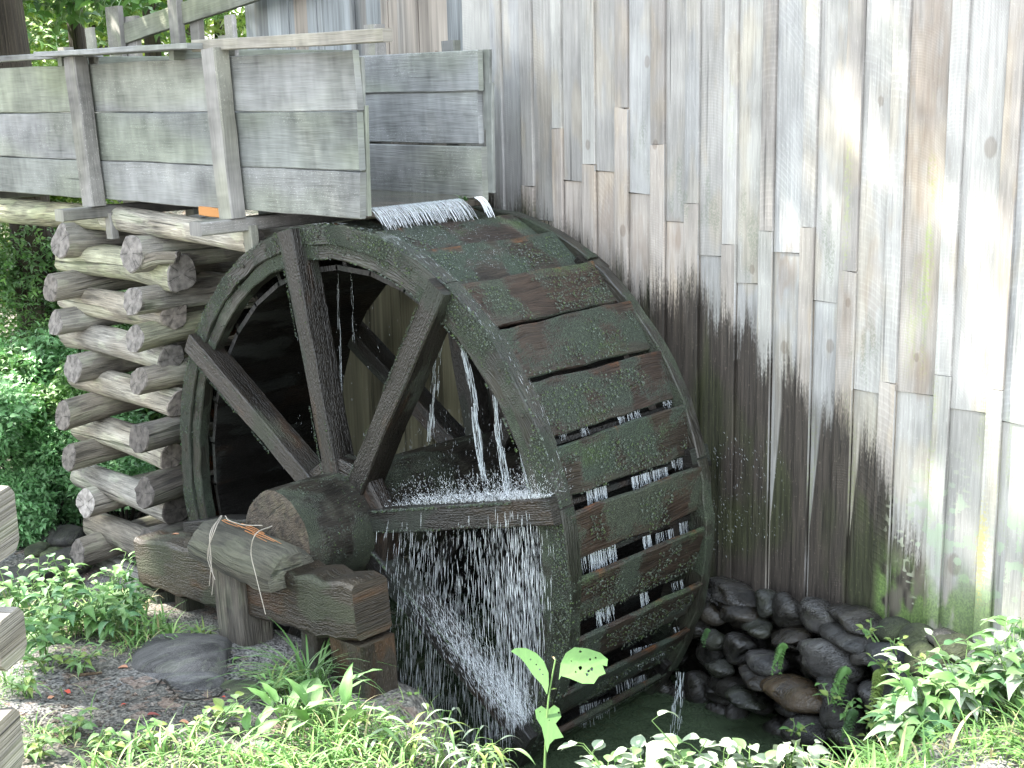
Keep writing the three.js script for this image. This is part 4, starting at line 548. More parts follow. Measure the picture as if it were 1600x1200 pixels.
{
  const glass = new THREE.MeshPhysicalMaterial({ color: new THREE.Color().setRGB(0.95, 0.97, 0.98), roughness: 0.06, transmission: 1, thickness: 0, ior: 1.33 });
  const wf = thing('waterfall', 'bright sheet of water spilling from the end of the flume onto the wheel', 'water'); part('sheet', glassSheet(-0.085, -0.75, 0.10, 0.12, 11), glass, wf); part('strands', mergeGeometries([strandSheet(V(0.21, 1.736, -0.085), V(0.21, 1.736, -0.75), 0.095, V(0.125, 0, 0), 120, 0.00085, 3), strandSheet(V(0.215, 1.734, -0.085), V(0.215, 1.734, -0.75), 0.06, V(0.07, 0, 0), 70, 0.0007, 8)]), M.foam, wf, 'stuff');
  single('waterfall', 'small spout of water at the far corner of the flume, beside the tuft of weed', 'water', strandSheet(V(0.21, 1.734, -0.86), V(0.21, 1.734, -0.92), 0.10, V(0.10, 0, 0), 14, 0.0018, 5), M.foam, null, 'stuff');
  const B = tris(), n = 20; for (let i = 0; i < n; i++) { const z0 = mix(-0.07, -0.94, i / n), z1 = mix(-0.07, -0.94, (i + 1) / n), f = z => 1.734 + 0.006 * (vn(z * 18, 2, 4) - 0.5); for (let k = 0; k < 30; k++) { const x0 = mix(-3, 0.212, k / 30), x1 = mix(-3, 0.212, (k + 1) / 30), h = (x, z) => f(z) + 0.004 * (vn(x * 12, z * 20, 7) - 0.5); quad(B, [x0, h(x0, z0), z0], [x1, h(x1, z0), z0], [x1, h(x1, z1), z1], [x0, h(x0, z1), z1], [0, 0], [1, 0], [1, 1], [0, 1]); } }
  single('flume_water', 'shallow brown water sliding along the floor of the flume', 'water', geoOf(B, 1), new THREE.MeshPhysicalMaterial({ color: new THREE.Color().setRGB(0.7, 0.66, 0.55), roughness: 0.08, transmission: 0.9, thickness: 0.02, ior: 1.33 }));
  const r = rng(21), down = V(0, -1, 0), W = (px, py, z) => onPlane(px, py, 'z', z);
  // trickles inside the rim
  const tr = (name, label, pts, z, n, rad, seed) => { const q = rng(seed), gs = []; for (let k = 0; k < n; k++) { const P = pts.map(([x, y, w], i) => W(x + (q() - 0.5) * (w ?? 8), y, z + (q() - 0.5) * 0.06)); const t0 = q() * 0.9, t1 = t0 + 0.05 + q() * q() * 0.3, c = new THREE.CatmullRomCurve3(P), S = []; for (let s = 0; s <= 6; s++) S.push(c.getPoint(clamp(mix(t0, t1, s / 6)))); if (S[0].distanceTo(S[6]) > 0.02) gs.push(tube(S, rad * (0.5 + q()), rad * (0.3 + q() * 0.8), 5, 7)); } single(name, label, 'water', mergeGeometries(gs), M.water, null, 'stuff'); };
  tr('trickle', 'broken trickle of water under the upper right spoke joint', [[690, 515, 16], [680, 590, 14], [672, 690, 10]], -0.15, 50, 0.0015, 1);
  tr('trickle', 'bright stream of water falling from the rim to the level spoke, the middle of three', [[722, 540, 10], [736, 600, 12], [746, 680, 12], [757, 752, 8]], -0.12, 110, 0.0017, 2);
  tr('trickle', 'bright stream of water falling beside the right side of the rim', [[773, 610, 8], [778, 670, 12], [787, 730, 12], [794, 783, 8]], -0.12, 100, 0.0017, 3);
  tr('trickle', 'thin thread of water dripping behind the upright spoke', [[527, 408, 4], [530, 520, 5], [536, 700, 5]], -0.4, 30, 0.0009, 4);
  tr('trickle', 'fine thread of water dripping right of the upright spoke', [[548, 410, 3], [551, 480, 4], [553, 540, 4]], -0.4, 20, 0.0008, 5);
  tr('trickle', 'twin thin jets of water falling into the pool past the far rim', [[1062, 1050, 14], [1058, 1110, 18], [1052, 1172, 20]], -0.5, 60, 0.0012, 6);
  tr('trickle', 'short gush of water inside the right rim above the end of the level spoke', [[806, 640, 8], [816, 700, 10], [828, 778, 8]], -0.12, 70, 0.0017, 7);
  // the curtain under the level spoke
  const cur = []; for (let i = 0; i < 5600; i++) {
    const s = r(), x = mix(0.35, 1.56, Math.pow(s, 0.62)), y0 = 0.03 + x * 0.235, t = Math.pow(r(), 0.9), y = mix(y0, -1.05, t); if (fbm(x * 16, 3, 9, 3) + 0.25 * (r() - 0.5) < 0.43) continue; if (Math.hypot(x, y) > 1.56) continue;
    const v = Math.sqrt(0.3 + 2 * (y0 - y)), l = (0.018 + 0.105 * r() * r()) * (0.6 + v), d = V((x - 0.95) * 0.05 + (r() - 0.5) * 0.12 - (x < 0.8 ? 0.1 : 0), -1, (r() - 0.5) * 0.1).normalize(); cur.push([V(x, y, -0.02 + (r() - 0.5) * 0.30), d, l, 0.00055 + 0.0011 * r() * r() * r()]);
  }
  streaks('water_curtain', 'curtain of falling drops below the level spoke, right half of the wheel', cur, M.foam);
  const spl = []; for (let i = 0; i < 5200; i++) { const x = mix(0.42, 1.56, Math.pow(r(), 0.7)), y = 0.105 + x * 0.243, a = (r() - 0.5) * 2.6, h = Math.pow(r(), 3.4) * 0.14; spl.push([V(x + Math.sin(a) * h * 0.8, y + Math.cos(a) * h - 0.012, -0.02 + (r() - 0.5) * 0.20), V(Math.sin(a), Math.cos(a), (r() - 0.5) * 0.6).normalize(), 0.006 + 0.022 * r() * r(), 0.0003 + 0.0007 * r() * r()]); }
  streaks('water_splash', 'white splash where the streams strike the top of the level spoke', spl, M.foam);
  const sp2 = []; for (let i = 0; i < 3200; i++) { const q = mix(0.62, 1.58, Math.pow(r(), 0.50)), a = -28.2 + (r() * 0.8) * 7 / q, h = Math.pow(r(), 3) * 0.15; const p = pol(q, a, 0.05 + (r() - 0.3) * 0.16); p.y += h; if (p.y < -1.04) continue; sp2.push([p, V(0.45 + (r() - 0.5) * 0.5, -0.8, (r() - 0.5) * 0.5).normalize(), 0.012 + 0.045 * r() * r(), 0.0003 + 0.00045 * r() * r()]); }
  streaks('water_spray', 'fine spray bouncing along the spoke that slopes down to the right', sp2, M.foam);
  const sp3 = []; for (let i = 0; i < 220; i++) { const p = W(1115 + Math.pow(r(), 1.6) * 110, 690 + r() * 160 + 40 * (r() - 0.5), -1.30 + (r() - 0.5) * 0.12); sp3.push([p, V(0.5 + (r() - 0.5) * 0.7, -0.8, (r() - 0.5) * 0.3).normalize(), 0.005 + 0.016 * r() * r(), 0.0004 + 0.0005 * r()]); }
  streaks('water_spray', 'fine drops thrown off the far rim in front of the wet boards', sp3);
  const fg = []; for (let i = 0; i < 900; i++) { const p = W(590 + r() * 240, 640 + r() * 380, -0.35 - r() * 0.3); fg.push([p, V((r() - 0.5) * 0.08, -1, (r() - 0.5) * 0.08).normalize(), 0.01 + 0.03 * r() * r(), 0.0005 + 0.0006 * r()]); }
  streaks('water_drops', 'falling drops deep inside the wheel', fg);
  const dl = []; for (let i = 0; i < 160; i++) { const p = W(330 + r() * 300, 470 + r() * 330, -0.45 - r() * 0.3); dl.push([p, V(0, -1, 0), 0.008 + 0.03 * r() * r(), 0.0007 + 0.0007 * r()]); }
  streaks('water_drops', 'sparse drips in the dark left half of the wheel', dl);
  const fl = []; for (let i = 0; i < 110; i++) { const a = 20 + r() * 78, p = pol(1.648, a, -0.05 + (r() - 0.5) * 0.09); fl.push([p, pol(1, a - 90, 0).add(V(0, -0.1, (r() - 0.5) * 0.3)).normalize(), 0.015 + 0.05 * r() * r(), 0.0004 + 0.0005 * r()]); }
  for (let i = 0; i < 500; i++) { const a = 60 + r() * 26, p = pol(1.640 - 0.003 * r(), a, -0.10 - r() * 0.7); fl.push([p, pol(1, a - 90, 0), 0.003 + 0.010 * r() * r(), 0.0006 + 0.0006 * r()]); }
  streaks('water_film', 'runs of water on the outside of the rim and the topmost boards', fl);
  { const B = tris(), n = 60, mz = 6; const P = (a, z) => { const p = pol(1.6525 + 0.004 * (fbm(a * 0.35, z * 60, 3, 3) - 0.5) + 0.0015 * (vn(a * 1.4, z * 120, 4) - 0.5), a, z); return [p.x, p.y, p.z]; }; for (let i = 0; i < n; i++) for (let k = 0; k < mz; k++) { const a0 = mix(28, 88, i / n), a1 = mix(28, 88, (i + 1) / n), z0 = mix(-0.092, -0.003, k / mz), z1 = mix(-0.092, -0.003, (k + 1) / mz); quad(B, P(a0, z0), P(a0, z1), P(a1, z1), P(a1, z0), [0, 0], [1, 0], [1, 1], [0, 1]); }
    single('water_film', 'wet film of water running over the outside of the near rim', 'water', geoOf(B, 1.5), new THREE.MeshPhysicalMaterial({ color: 0xffffff, roughness: 0.12, transmission: 1, thickness: 0, ior: 1.33 })); }
  // water pouring out of the slots between the bucket boards
  const slots = [[872, 676, 884, 13, 9], [905, 669, 918, 14, 8], [964, 655, 1000, 12, 20], [1035, 632, 1050, 10, 8], [915, 772, 948, 24, 30], [986, 750, 1043, 22, 44], [1048, 724, 1070, 14, 10], [905, 862, 914, 30, 6], [917, 868, 962, 32, 44], [1004, 843, 1018, 28, 16], [1024, 838, 1052, 24, 12], [1060, 822, 1075, 20, 6], [930, 952, 958, 30, 26], [1000, 932, 1012, 26, 9], [1046, 916, 1066, 18, 7], [985, 1020, 1035, 24, 34], [1052, 985, 1062, 14, 5], [898, 1056, 940, 26, 26], [960, 1040, 1000, 20, 14], [905, 1108, 960, 30, 24], [960, 1072, 1010, 22, 18]];
  slots.forEach(([x0, y, x1, h, n], i) => { const gs = []; const q = rng(i + 50); for (let k = 0; k < n * 1.8; k++) { const x = mix(x0, x1, q()), yy = y - (x - x0) * 0.3, hit = (px, py) => { const d = ray(px, py), a = d.x * d.x + d.y * d.y, b = 2 * (CAM.x * d.x + CAM.y * d.y), c = CAM.x ** 2 + CAM.y ** 2 - 1.575 ** 2; return CAM.clone().addScaledVector(d, (-b - Math.sqrt(Math.max(0, b * b - 4 * a * c))) / (2 * a)); }; const A = hit(x, yy - 4), L = h / 290 * (0.4 + 0.9 * q()); gs.push(tube([A, A.clone().add(V(0.004, -L * 0.5, 0)), A.clone().add(V(0.012, -L, (q() - 0.5) * 0.01))], 0.0011 * (0.4 + q()), 0.0011 * (0.3 + q()), 5, 4)); } single('slot_water', `water pouring from a slot between two bucket boards, ${['the thin dribble at the left of the third slot', 'the narrow gush in the third slot', 'the broad gush at the right of the third slot', 'the drops at the far end of the third slot', 'the left gush in the fourth slot', 'the wide gush in the fourth slot', 'the drips at the far end of the fourth slot', 'the thin thread at the left of the fifth slot', 'the wide gush in the fifth slot', 'the narrow gush in the middle of the fifth slot', 'the threads right of the middle of the fifth slot', 'the drips at the far end of the fifth slot', 'the gush in the sixth slot', 'the thin spout in the sixth slot', 'the drips at the far end of the sixth slot', 'the gush in the seventh slot', 'the drips at the far end of the seventh slot', 'the gush behind the holed leaf', 'the drips right of the holed leaf', 'the lowest gush, left part', 'the lowest gush, right part'][i]}`, 'water', mergeGeometries(gs), M.water, null, 'stuff'); });
}

// ------------------------------------------------------------------ plants on the bank
const T_LEAF = maps(128, 128, (u, v, o) => { const m = Math.abs(v - 0.5) * 2, mid = ss(0.10, 0.03, m), a = (u * 7 - m * 2.2), f = a - Math.floor(a), ve = ss(0.10, 0.0, Math.min(f, 1 - f)) * ss(1, 0.75, m), k = 0.84 + 0.3 * (fbm(u * 9, v * 9, 5, 3) - 0.5); o[0] = k + 0.25 * mid + 0.12 * ve; o[1] = k + 0.16 * mid + 0.10 * ve; o[2] = k + 0.2 * mid + 0.10 * ve; o[3] = 0.5 - 0.3 * mid - 0.25 * ve; o[4] = 0.6; });
const leafTex = m => { m.map = T_LEAF.map; return m; };
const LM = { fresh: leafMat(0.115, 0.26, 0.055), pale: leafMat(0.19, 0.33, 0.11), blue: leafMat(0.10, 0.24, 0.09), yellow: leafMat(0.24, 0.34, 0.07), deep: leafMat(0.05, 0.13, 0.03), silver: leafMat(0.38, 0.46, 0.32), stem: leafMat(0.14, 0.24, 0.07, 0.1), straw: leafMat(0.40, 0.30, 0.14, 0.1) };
const BROAD = [1, 2, 3].map(s => leafGeo(1, 0.58, { seed: s, droop: 0.30 + 0.1 * s, fold: 0.28 })), LANCE = [1, 2, 3].map(s => leafGeo(1, 0.17, { seed: s + 9, droop: 0.35 + 0.15 * s, fold: 0.3, basePow: 0.8 })), OVAL = [1, 2, 3].map(s => leafGeo(1, 0.66, { seed: s + 5, droop: 0.2, fold: 0.22, basePow: 0.75 })), DOCK = [1, 2, 3].map(s => leafGeo(1, 0.36, { seed: s + 15, droop: 0.35, fold: 0.25, wave: 0.12, basePow: 0.7 }));
function putLeaf(parent, geo, m, P, yaw, pitch, L, name = 'leaf', roll = 0) { const o = part(name, geo, m, parent); o.position.copy(P); o.rotation.order = 'YZX'; o.rotation.set(roll, yaw, pitch); o.scale.setScalar(L); return o; }
for (const k of ['fresh', 'pale', 'blue', 'yellow', 'deep', 'silver']) leafTex(LM[k]);
// a leafy herb: stems that lean out, leaves in a spiral; each leaf a part
function herb(label, category, px, py, o) {
  const { h = 0.3, stems = 3, per = 6, L = 0.07, geos = BROAD, m = [LM.fresh, LM.pale], spread = 0.4, seed = 1, name = 'leafy_plant', up = 0, P: P0, group, pitch0 = 0.25 } = o, r = rng(seed * 131 + 11), P = P0 ?? (py > 1120 ? bank(px, py) : ground(px, py)), t = thing(name, label, category, [P.x, P.y - 0.01 + up, P.z], group), sg = [];
  for (let s = 0; s < stems; s++) {
    const a = r() * 6.28, lean = spread * (0.3 + r()), H = h * (0.65 + 0.5 * r()), tip = V(Math.cos(a) * lean * H, H, Math.sin(a) * lean * H), root = V((r() - 0.5) * 0.05, 0, (r() - 0.5) * 0.05), mid = V(tip.x * 0.35, H * 0.55, tip.z * 0.35), c = new THREE.CatmullRomCurve3([root, mid, tip]);
    sg.push(tube([root, mid, tip], 0.0045, 0.002, 5, 6));
    for (let k = 0; k < per; k++) { const u = per === 1 ? 1 : mix(0.35, 1, k / (per - 1)), p = c.getPoint(u), yw = a + k * 2.4 + r() * 0.6, l = L * (0.65 + 0.6 * r()) * mix(1.1, 0.75, u); const st = 0.35 * l, q = p.clone().add(V(Math.cos(yw) * st, st * 0.3, -Math.sin(yw) * st)); sg.push(tube([p, q], 0.0016, 0.0012, 4, 2)); putLeaf(t, geos[(r() * 3) | 0], m[(r() * m.length) | 0], q, yw, pitch0 + (r() - 0.5) * 0.7, l, 'leaf', (r() - 0.5) * 0.6); }
  }
  part('stem', mergeGeometries(sg), LM.stem, t); return t;
}
const FP = [LM.fresh, LM.pale, LM.blue], SUNNY = [LM.pale, LM.yellow, LM.fresh];
// left bank: jewelweed
[['upright leafy jewelweed at the left edge, above the second hewn log end', 62, 968, 0.34, 5], ['broad jewelweed with large leaves between the second log end and the crib', 112, 962, 0.36, 7], ['tall jewelweed standing in front of the bottom log of the crib', 182, 952, 0.30, 5], ['low jewelweed on the bank just right of the second log end', 92, 1000, 0.26, 6], ['jewelweed clump in the middle of the left bank', 145, 990, 0.26, 6], ['jewelweed leaning towards the left post of the bearing frame', 205, 968, 0.22, 5], ['jewelweed low on the bank above the boulder', 180, 1000, 0.20, 5], ['jewelweed behind the second hewn log end', 28, 985, 0.34, 5], ['pale jewelweed below the second log end', 70, 1030, 0.22, 5]].forEach(([l, x, y, h, s], i) => herb(l, 'plant', x, y, { name: 'jewelweed', h: h * 0.95, stems: s + 2, per: 6, L: 0.105, seed: i + 1, m: [LM.fresh, LM.blue, LM.fresh, LM.pale], spread: 0.5 }));
// dock and tall herbs at the front
herb('dock plant with long wavy leaves at the foot of the right post', 'plant', 500, 1165, { name: 'dock_plant', h: 0.15, stems: 6, per: 2, L: 0.24, geos: DOCK, m: [LM.fresh, LM.pale], seed: 40, spread: 0.9, pitch0: 0.9 });
herb('low broad leaved dock left of the taller dock plant', 'plant', 445, 1165, { name: 'dock_plant', h: 0.12, stems: 5, per: 2, L: 0.18, geos: DOCK, m: [LM.pale, LM.fresh], seed: 41, spread: 1.0, pitch0: 0.5 });
herb('broad dull green leaf rosette at the bottom edge left of centre', 'plant', 380, 1196, { name: 'dock_plant', h: 0.06, stems: 3, per: 2, L: 0.16, geos: DOCK, m: [LM.blue, LM.fresh], seed: 42, spread: 1.2, pitch0: 0.5 });
herb('leafy sprig with pointed leaves beside the front grass tuft', 'plant', 425, 1105, { name: 'leafy_plant', h: 0.16, stems: 4, per: 5, L: 0.065, geos: BROAD, m: [LM.pale, LM.fresh], seed: 43 });
// the sunny lance leaved weeds along the crest
[[640, 1182, 0.20], [690, 1188, 0.26], [735, 1192, 0.22], [600, 1178, 0.15], [770, 1196, 0.18]].forEach(([x, y, h], i) => herb(['bright lance leaved weed right of the right post', 'tallest bright lance leaved weed in front of the sloping spoke', 'bright lance leaved weed left of the holed plant', 'short lance leaved weed against the foot of the right post', 'small lance leaved weed at the foot of the holed plant'][i], 'plant', x, y, { name: 'lance_leaved_weed', h, stems: 4, per: 6, L: 0.13, geos: LANCE, m: [LM.silver, LM.yellow, LM.pale], seed: 50 + i, spread: 0.5, pitch0: 0.15 }));
[[45, 1090, 0.12, 'pale lit weed at the left edge between the lower two hewn log ends'], [75, 1052, 0.14, 'pale lit weed at the left end of the gravel'], [125, 1050, 0.12, 'bright low weed on the upper edge of the gravel'], [110, 1150, 0.10, 'low round leaved weed right of the lowest hewn log end'], [170, 1178, 0.10, 'low weed with pale leaves at the bottom left'], [235, 1172, 0.09, 'small weed at the bottom of the gravel'], [300, 1165, 0.12, 'leafy weed at the right end of the bare ground'], [345, 1140, 0.14, 'pale leafy weed left of the dock plants'], [60, 1185, 0.10, 'weed in the bottom left corner']].forEach(([x, y, h, l], i) => herb(l, 'plant', x, y, { name: 'weed', P: ground(x, y), h, stems: 5, per: 5, L: 0.07, geos: i % 2 ? OVAL : BROAD, m: [LM.pale, LM.yellow, LM.fresh], seed: 160 + i, spread: 0.8 }));
// the tall plant with insect holes
{
  const P = bank(856, 1190), t = thing('holed_leaf_plant', 'tall plant with three large insect bitten leaves in front of the wheel', 'plant', [P.x, P.y, P.z]), at = (x, y) => { const d = ray(x, y), k = P.clone().sub(CAM).dot(FW) / d.dot(FW); return CAM.clone().addScaledVector(d, k).sub(P); };
  const stem = [[856, 1200], [854, 1130], [858, 1085], [866, 1040], [868, 1030]].map(([x, y]) => at(x, y)); part('stem', tube([V(0, -0.02, 0), ...stem.slice(1)], 0.006, 0.0035, 6, 14), LM.stem, t);
  const flat = (pts, holes, seed, bend, axis) => {                          // outline in photo pixels, mapped to metres on a leaning, cupped leaf
    const s = new THREE.Shape(pts.map(([x, y]) => new THREE.Vector2(x, -y))); const q = rng(seed);
    for (const [hx, hy, hr] of holes) { const H = new THREE.Path(); for (let k = 0; k < 7; k++) { const a = k / 7 * 6.28, rr = hr * (0.6 + 0.7 * q()); H[k ? 'lineTo' : 'moveTo'](hx + Math.cos(a) * rr * 1.3, -hy + Math.sin(a) * rr); } s.holes.push(H); }
    const g = new THREE.ShapeGeometry(s, 6).toNonIndexed();
    // split the outline's triangles until they are small enough to bend
    let tr = [...Array(g.attributes.position.count / 3).keys()].map(i => [0, 1, 2].map(k => [g.attributes.position.getX(i * 3 + k), g.attributes.position.getY(i * 3 + k)]));
    for (let it = 0; it < 4; it++) { const o = []; for (const [a, b, c] of tr) { const l = [[a, b], [b, c], [c, a]].map(([p, w]) => Math.hypot(p[0] - w[0], p[1] - w[1])), mx = Math.max(...l); if (mx < 12) { o.push([a, b, c]); continue; } const i = l.indexOf(mx), v = [a, b, c], p = v[i], w = v[(i + 1) % 3], z = v[(i + 2) % 3], mm = [(p[0] + w[0]) / 2, (p[1] + w[1]) / 2]; o.push([p, mm, z], [mm, w, z]); } tr = o; }
    const B = tris(); for (const T of tr) { const Q = T.map(([x, y]) => { const p = at(x, -y), b = bend(x, -y); return [p.x - FW.x * b, p.y, p.z - FW.z * b]; }); tri(B, ...Q, ...T.map(e => { const ax = axis[1][0] - axis[0][0], ay = axis[1][1] - axis[0][1], l2 = ax * ax + ay * ay, dx = e[0] - axis[0][0], dy = -e[1] - axis[0][1]; return [(dx * ax + dy * ay) / l2, 0.5 + (dx * ay - dy * ax) / l2 * 1.7]; })); }
    return geoOf(B, 1.3);
  };
  part('leaf', flat([[872, 1052], [876, 1036], [884, 1022], [898, 1014], [918, 1016], [938, 1022], [950, 1031], [948, 1038], [941, 1037], [945, 1045], [934, 1048], [926, 1055], [908, 1055], [888, 1050], [876, 1048]], [[907, 1020, 2], [922, 1031, 1.8], [906, 1040, 2.2], [916, 1046, 1.6], [919, 1043, 2], [924, 1041, 1.8], [893, 1033, 0.9], [931, 1029, 1.2], [899, 1044, 0.9]], 3, (x, y) => 0.05 * ((y - 1034) / 20) + 0.03 * Math.abs((y - 1034 + (x - 905) * 0.06) / 20), [[872, 1052], [950, 1031]]), LM.fresh, t);
  part('leaf', flat([[854, 1076], [846, 1064], [832, 1052], [820, 1038], [810, 1030], [798, 1024], [806, 1020], [822, 1020], [838, 1026], [850, 1036], [857, 1050], [857, 1064]], [[829, 1034, 1.2], [843, 1046, 1.1], [838, 1040, 0.9], [848, 1052, 1.0]], 4, (x, y) => 0.04 * ((y - 1046) / 20), [[856, 1076], [798, 1022]]), LM.fresh, t);
  part('leaf', flat([[854, 1162], [850, 1146], [846, 1132], [838, 1122], [836, 1112], [846, 1107], [856, 1112], [866, 1106], [874, 1110], [877, 1120], [868, 1128], [880, 1144], [866, 1146], [858, 1152]], [[873, 1115, 1.4], [858, 1124, 0.8], [844, 1114, 0.8]], 5, (x, y) => 0.05 * ((y - 1130) / 25) + 0.02, [[858, 1106], [854, 1162]]), LM.fresh, t);
  putLeaf(t, LANCE[0], LM.straw, at(867, 1032), 2.6, 0.4, 0.045); putLeaf(t, OVAL[1], LM.yellow, at(860, 1078), 0.4, 0.5, 0.03);
}
// blown-out leaves at the lower edge right of centre
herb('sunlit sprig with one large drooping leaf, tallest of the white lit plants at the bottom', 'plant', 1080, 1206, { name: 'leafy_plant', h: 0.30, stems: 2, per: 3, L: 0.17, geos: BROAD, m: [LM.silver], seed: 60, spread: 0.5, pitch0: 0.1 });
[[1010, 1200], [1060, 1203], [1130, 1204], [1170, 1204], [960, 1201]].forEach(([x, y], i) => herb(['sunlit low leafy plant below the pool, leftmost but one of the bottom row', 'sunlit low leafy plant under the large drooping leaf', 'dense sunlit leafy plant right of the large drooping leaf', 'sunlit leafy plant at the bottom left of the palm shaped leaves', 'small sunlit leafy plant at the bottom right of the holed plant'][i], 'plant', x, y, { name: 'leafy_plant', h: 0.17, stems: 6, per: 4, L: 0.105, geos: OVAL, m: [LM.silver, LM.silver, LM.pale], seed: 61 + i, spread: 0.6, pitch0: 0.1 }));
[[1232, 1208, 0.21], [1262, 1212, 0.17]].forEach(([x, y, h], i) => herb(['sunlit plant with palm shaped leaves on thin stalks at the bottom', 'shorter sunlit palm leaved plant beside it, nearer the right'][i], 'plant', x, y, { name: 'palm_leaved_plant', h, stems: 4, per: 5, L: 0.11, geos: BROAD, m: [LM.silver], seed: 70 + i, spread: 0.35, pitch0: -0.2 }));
// right bank cluster
[['jewelweed with round leaves against the foot of the right end of the wall', 1530, 1105, 0.34, 6, OVAL], ['jewelweed in the far right corner under the last board', 1585, 1110, 0.36, 6, OVAL], ['round leaved jewelweed reaching over the stones at the left of the right bank', 1445, 1120, 0.30, 5, OVAL], ['jewelweed standing in the middle of the right bank', 1500, 1150, 0.28, 6, OVAL], ['pale pointed leaved plant in the lower middle of the right bank', 1450, 1190, 0.30, 6, BROAD], ['pale broad plant with star shaped leaf tops in the right bank', 1500, 1192, 0.26, 7, BROAD], ['plant with large bluish leaves at the bottom right corner', 1575, 1190, 0.34, 7, BROAD], ['low plant with pointed leaves at the bottom of the right bank', 1420, 1206, 0.18, 5, BROAD], ['jewelweed at the right edge above the bottom corner', 1592, 1150, 0.30, 6, OVAL], ['yellow green leafy plant at the left end of the right bank', 1412, 1165, 0.20, 5, BROAD]].forEach(([l, x, y, h, s, g], i) => herb(l, 'plant', x, y, { name: 'jewelweed', h: h * 0.95, stems: s + 2, per: 6, L: g === OVAL ? 0.10 : 0.13, geos: g, m: i % 2 ? [LM.pale, LM.silver, LM.blue] : [LM.fresh, LM.pale, LM.silver], seed: 80 + i, spread: 0.6 }));
// seedlings and ferns on the stones
const onWall = (x, y) => onPlane(x, y, 'z', -1.30 + clamp((y - 930) / 200) * 0.34 + 0.13);
[[1363, 992, 'seedling on top of the stones under the dark boards'], [1396, 1012, 'seedling between the two mossy stones'], [1452, 1052, 'seedling below the mossy stone on the right'], [1296, 1088, 'leafy seedling beside the brown slab'], [1318, 1112, 'seedling just right of the leafy seedling by the slab'], [1242, 1140, 'seedling low in the pool corner'], [1360, 1130, 'small seedling in the dark stones low in the middle'], [1380, 1040, 'seedling on the bluish stone'], [1300, 1196, 'seedling near the bottom edge below the stones'], [1355, 1165, 'leafy seedling at the bottom of the stones']].forEach(([x, y, l], i) => herb(l, 'plant', 0, 0, { name: 'seedling', P: onWall(x, y + 8), h: 0.08, stems: 3, per: 4, L: 0.048, geos: OVAL, m: [LM.fresh, LM.yellow], seed: 110 + i, spread: 0.7 }));
[[1228, 1022, 'narrow hanging fern left of the large round stone', 0.16], [1326, 1058, 'dark hanging fern under the large round stone', 0.20], [1380, 1062, 'yellow green hanging fern under the bluish stone', 0.20], [1412, 1085, 'dense bluish fern right of the yellow green one', 0.20], [1338, 1125, 'dim fern low on the stones', 0.16], [1110, 1000, 'grey green moss tuft at the lower end of the far rim', 0.10]].forEach(([x, y, l, s], i) => {
  const P = onWall(x, y - 20), t = thing('fern', l, 'fern', [P.x, P.y, P.z + 0.02]), r = rng(i + 140);
  for (let f = 0; f < 8; f++) { const a = 1.2 + r() * 1.6 - (f % 2) * 0.2, g = [], yaw = -1.57 + (r() - 0.5) * 1.6, c = k => V(Math.cos(yaw) * s * 0.5 * k * 0.5, 0.02 * k - s * 1.1 * k * k * (0.5 + 0.5 * r()), -Math.sin(yaw) * s * 0.5 * k), n = 11; const pts = [0, 0.33, 0.66, 1].map(c); g.push(tube(pts, 0.0015, 0.0008, 4, 6).toNonIndexed()); const cv = new THREE.CatmullRomCurve3(pts); for (let k = 1; k <= n; k++) for (const sd of [-1, 1]) { const q = leafGeo(s * 0.19 * (1.1 - k / n * 0.75), s * 0.085, { n: 3, seed: k, fold: 0.1 }), p = cv.getPoint(k / n); q.rotateZ(-0.3); q.rotateY(yaw + sd * 1.2); q.translate(p.x, p.y, p.z); g.push(q); } part('frond', mergeGeometries(g), [LM.fresh, LM.fresh, LM.yellow, LM.blue, LM.deep, LM.deep][i], t); }
});
// tufts of grass that can be told apart
function tuft(label, px, py, n, h, w, m, seed, P0) { const P = P0 ?? ground(px, py), t = thing('grass_tuft', label, 'grass', [P.x, P.y - 0.01, P.z]), r = rng(seed); const gs = [[], []]; for (let i = 0; i < n; i++) { const a = r() * 6.28, H = h * (0.55 + 0.6 * r()), g = leafGeo(H, 0.012 * (0.7 + 0.6 * r()), { n: 8, droop: 0.5 + r() * 1.0, fold: 0.3, seed: i, wave: 0 }); g.rotateZ(1.5 - 0.3 * r()); g.rotateY(a); g.translate((r() - 0.5) * w, 0, (r() - 0.5) * w); gs[i % 2].push(g); } gs.forEach((q, i) => part('blade', mergeGeometries(q), m[i % m.length], t, 'stuff')); }
tuft('tall drooping grass tuft between the front posts of the bearing frame', 492, 1085, 90, 0.40, 0.14, [LM.fresh, LM.pale], 1, V(0.58, -0.60, 0.76)); tuft('grass tuft left of the tall drooping one, with arching seed stalk', 432, 1090, 36, 0.22, 0.10, [LM.fresh, LM.yellow], 2); tuft('small pale grass tuft on top of the boulder', 316, 996, 34, 0.12, 0.08, [LM.yellow, LM.pale], 3, onPlane(316, 996, 'z', 0.80)); tuft('little weed tuft under the left end of the beam', 246, 978, 16, 0.09, 0.06, [LM.fresh, LM.deep], 4, onPlane(246, 980, 'z', 0.75));
tuft('small green tuft of weed at the lip of the flume', 0, 0, 12, 0.05, 0.05, [LM.deep, LM.fresh], 5, V(0.18, 1.725, -0.80)); tuft('mossy grass hanging at the foot of the green stained board', 1395, 975, 30, 0.13, 0.22, [LM.deep, LM.straw], 6, V(2.58, -0.44, -1.37));
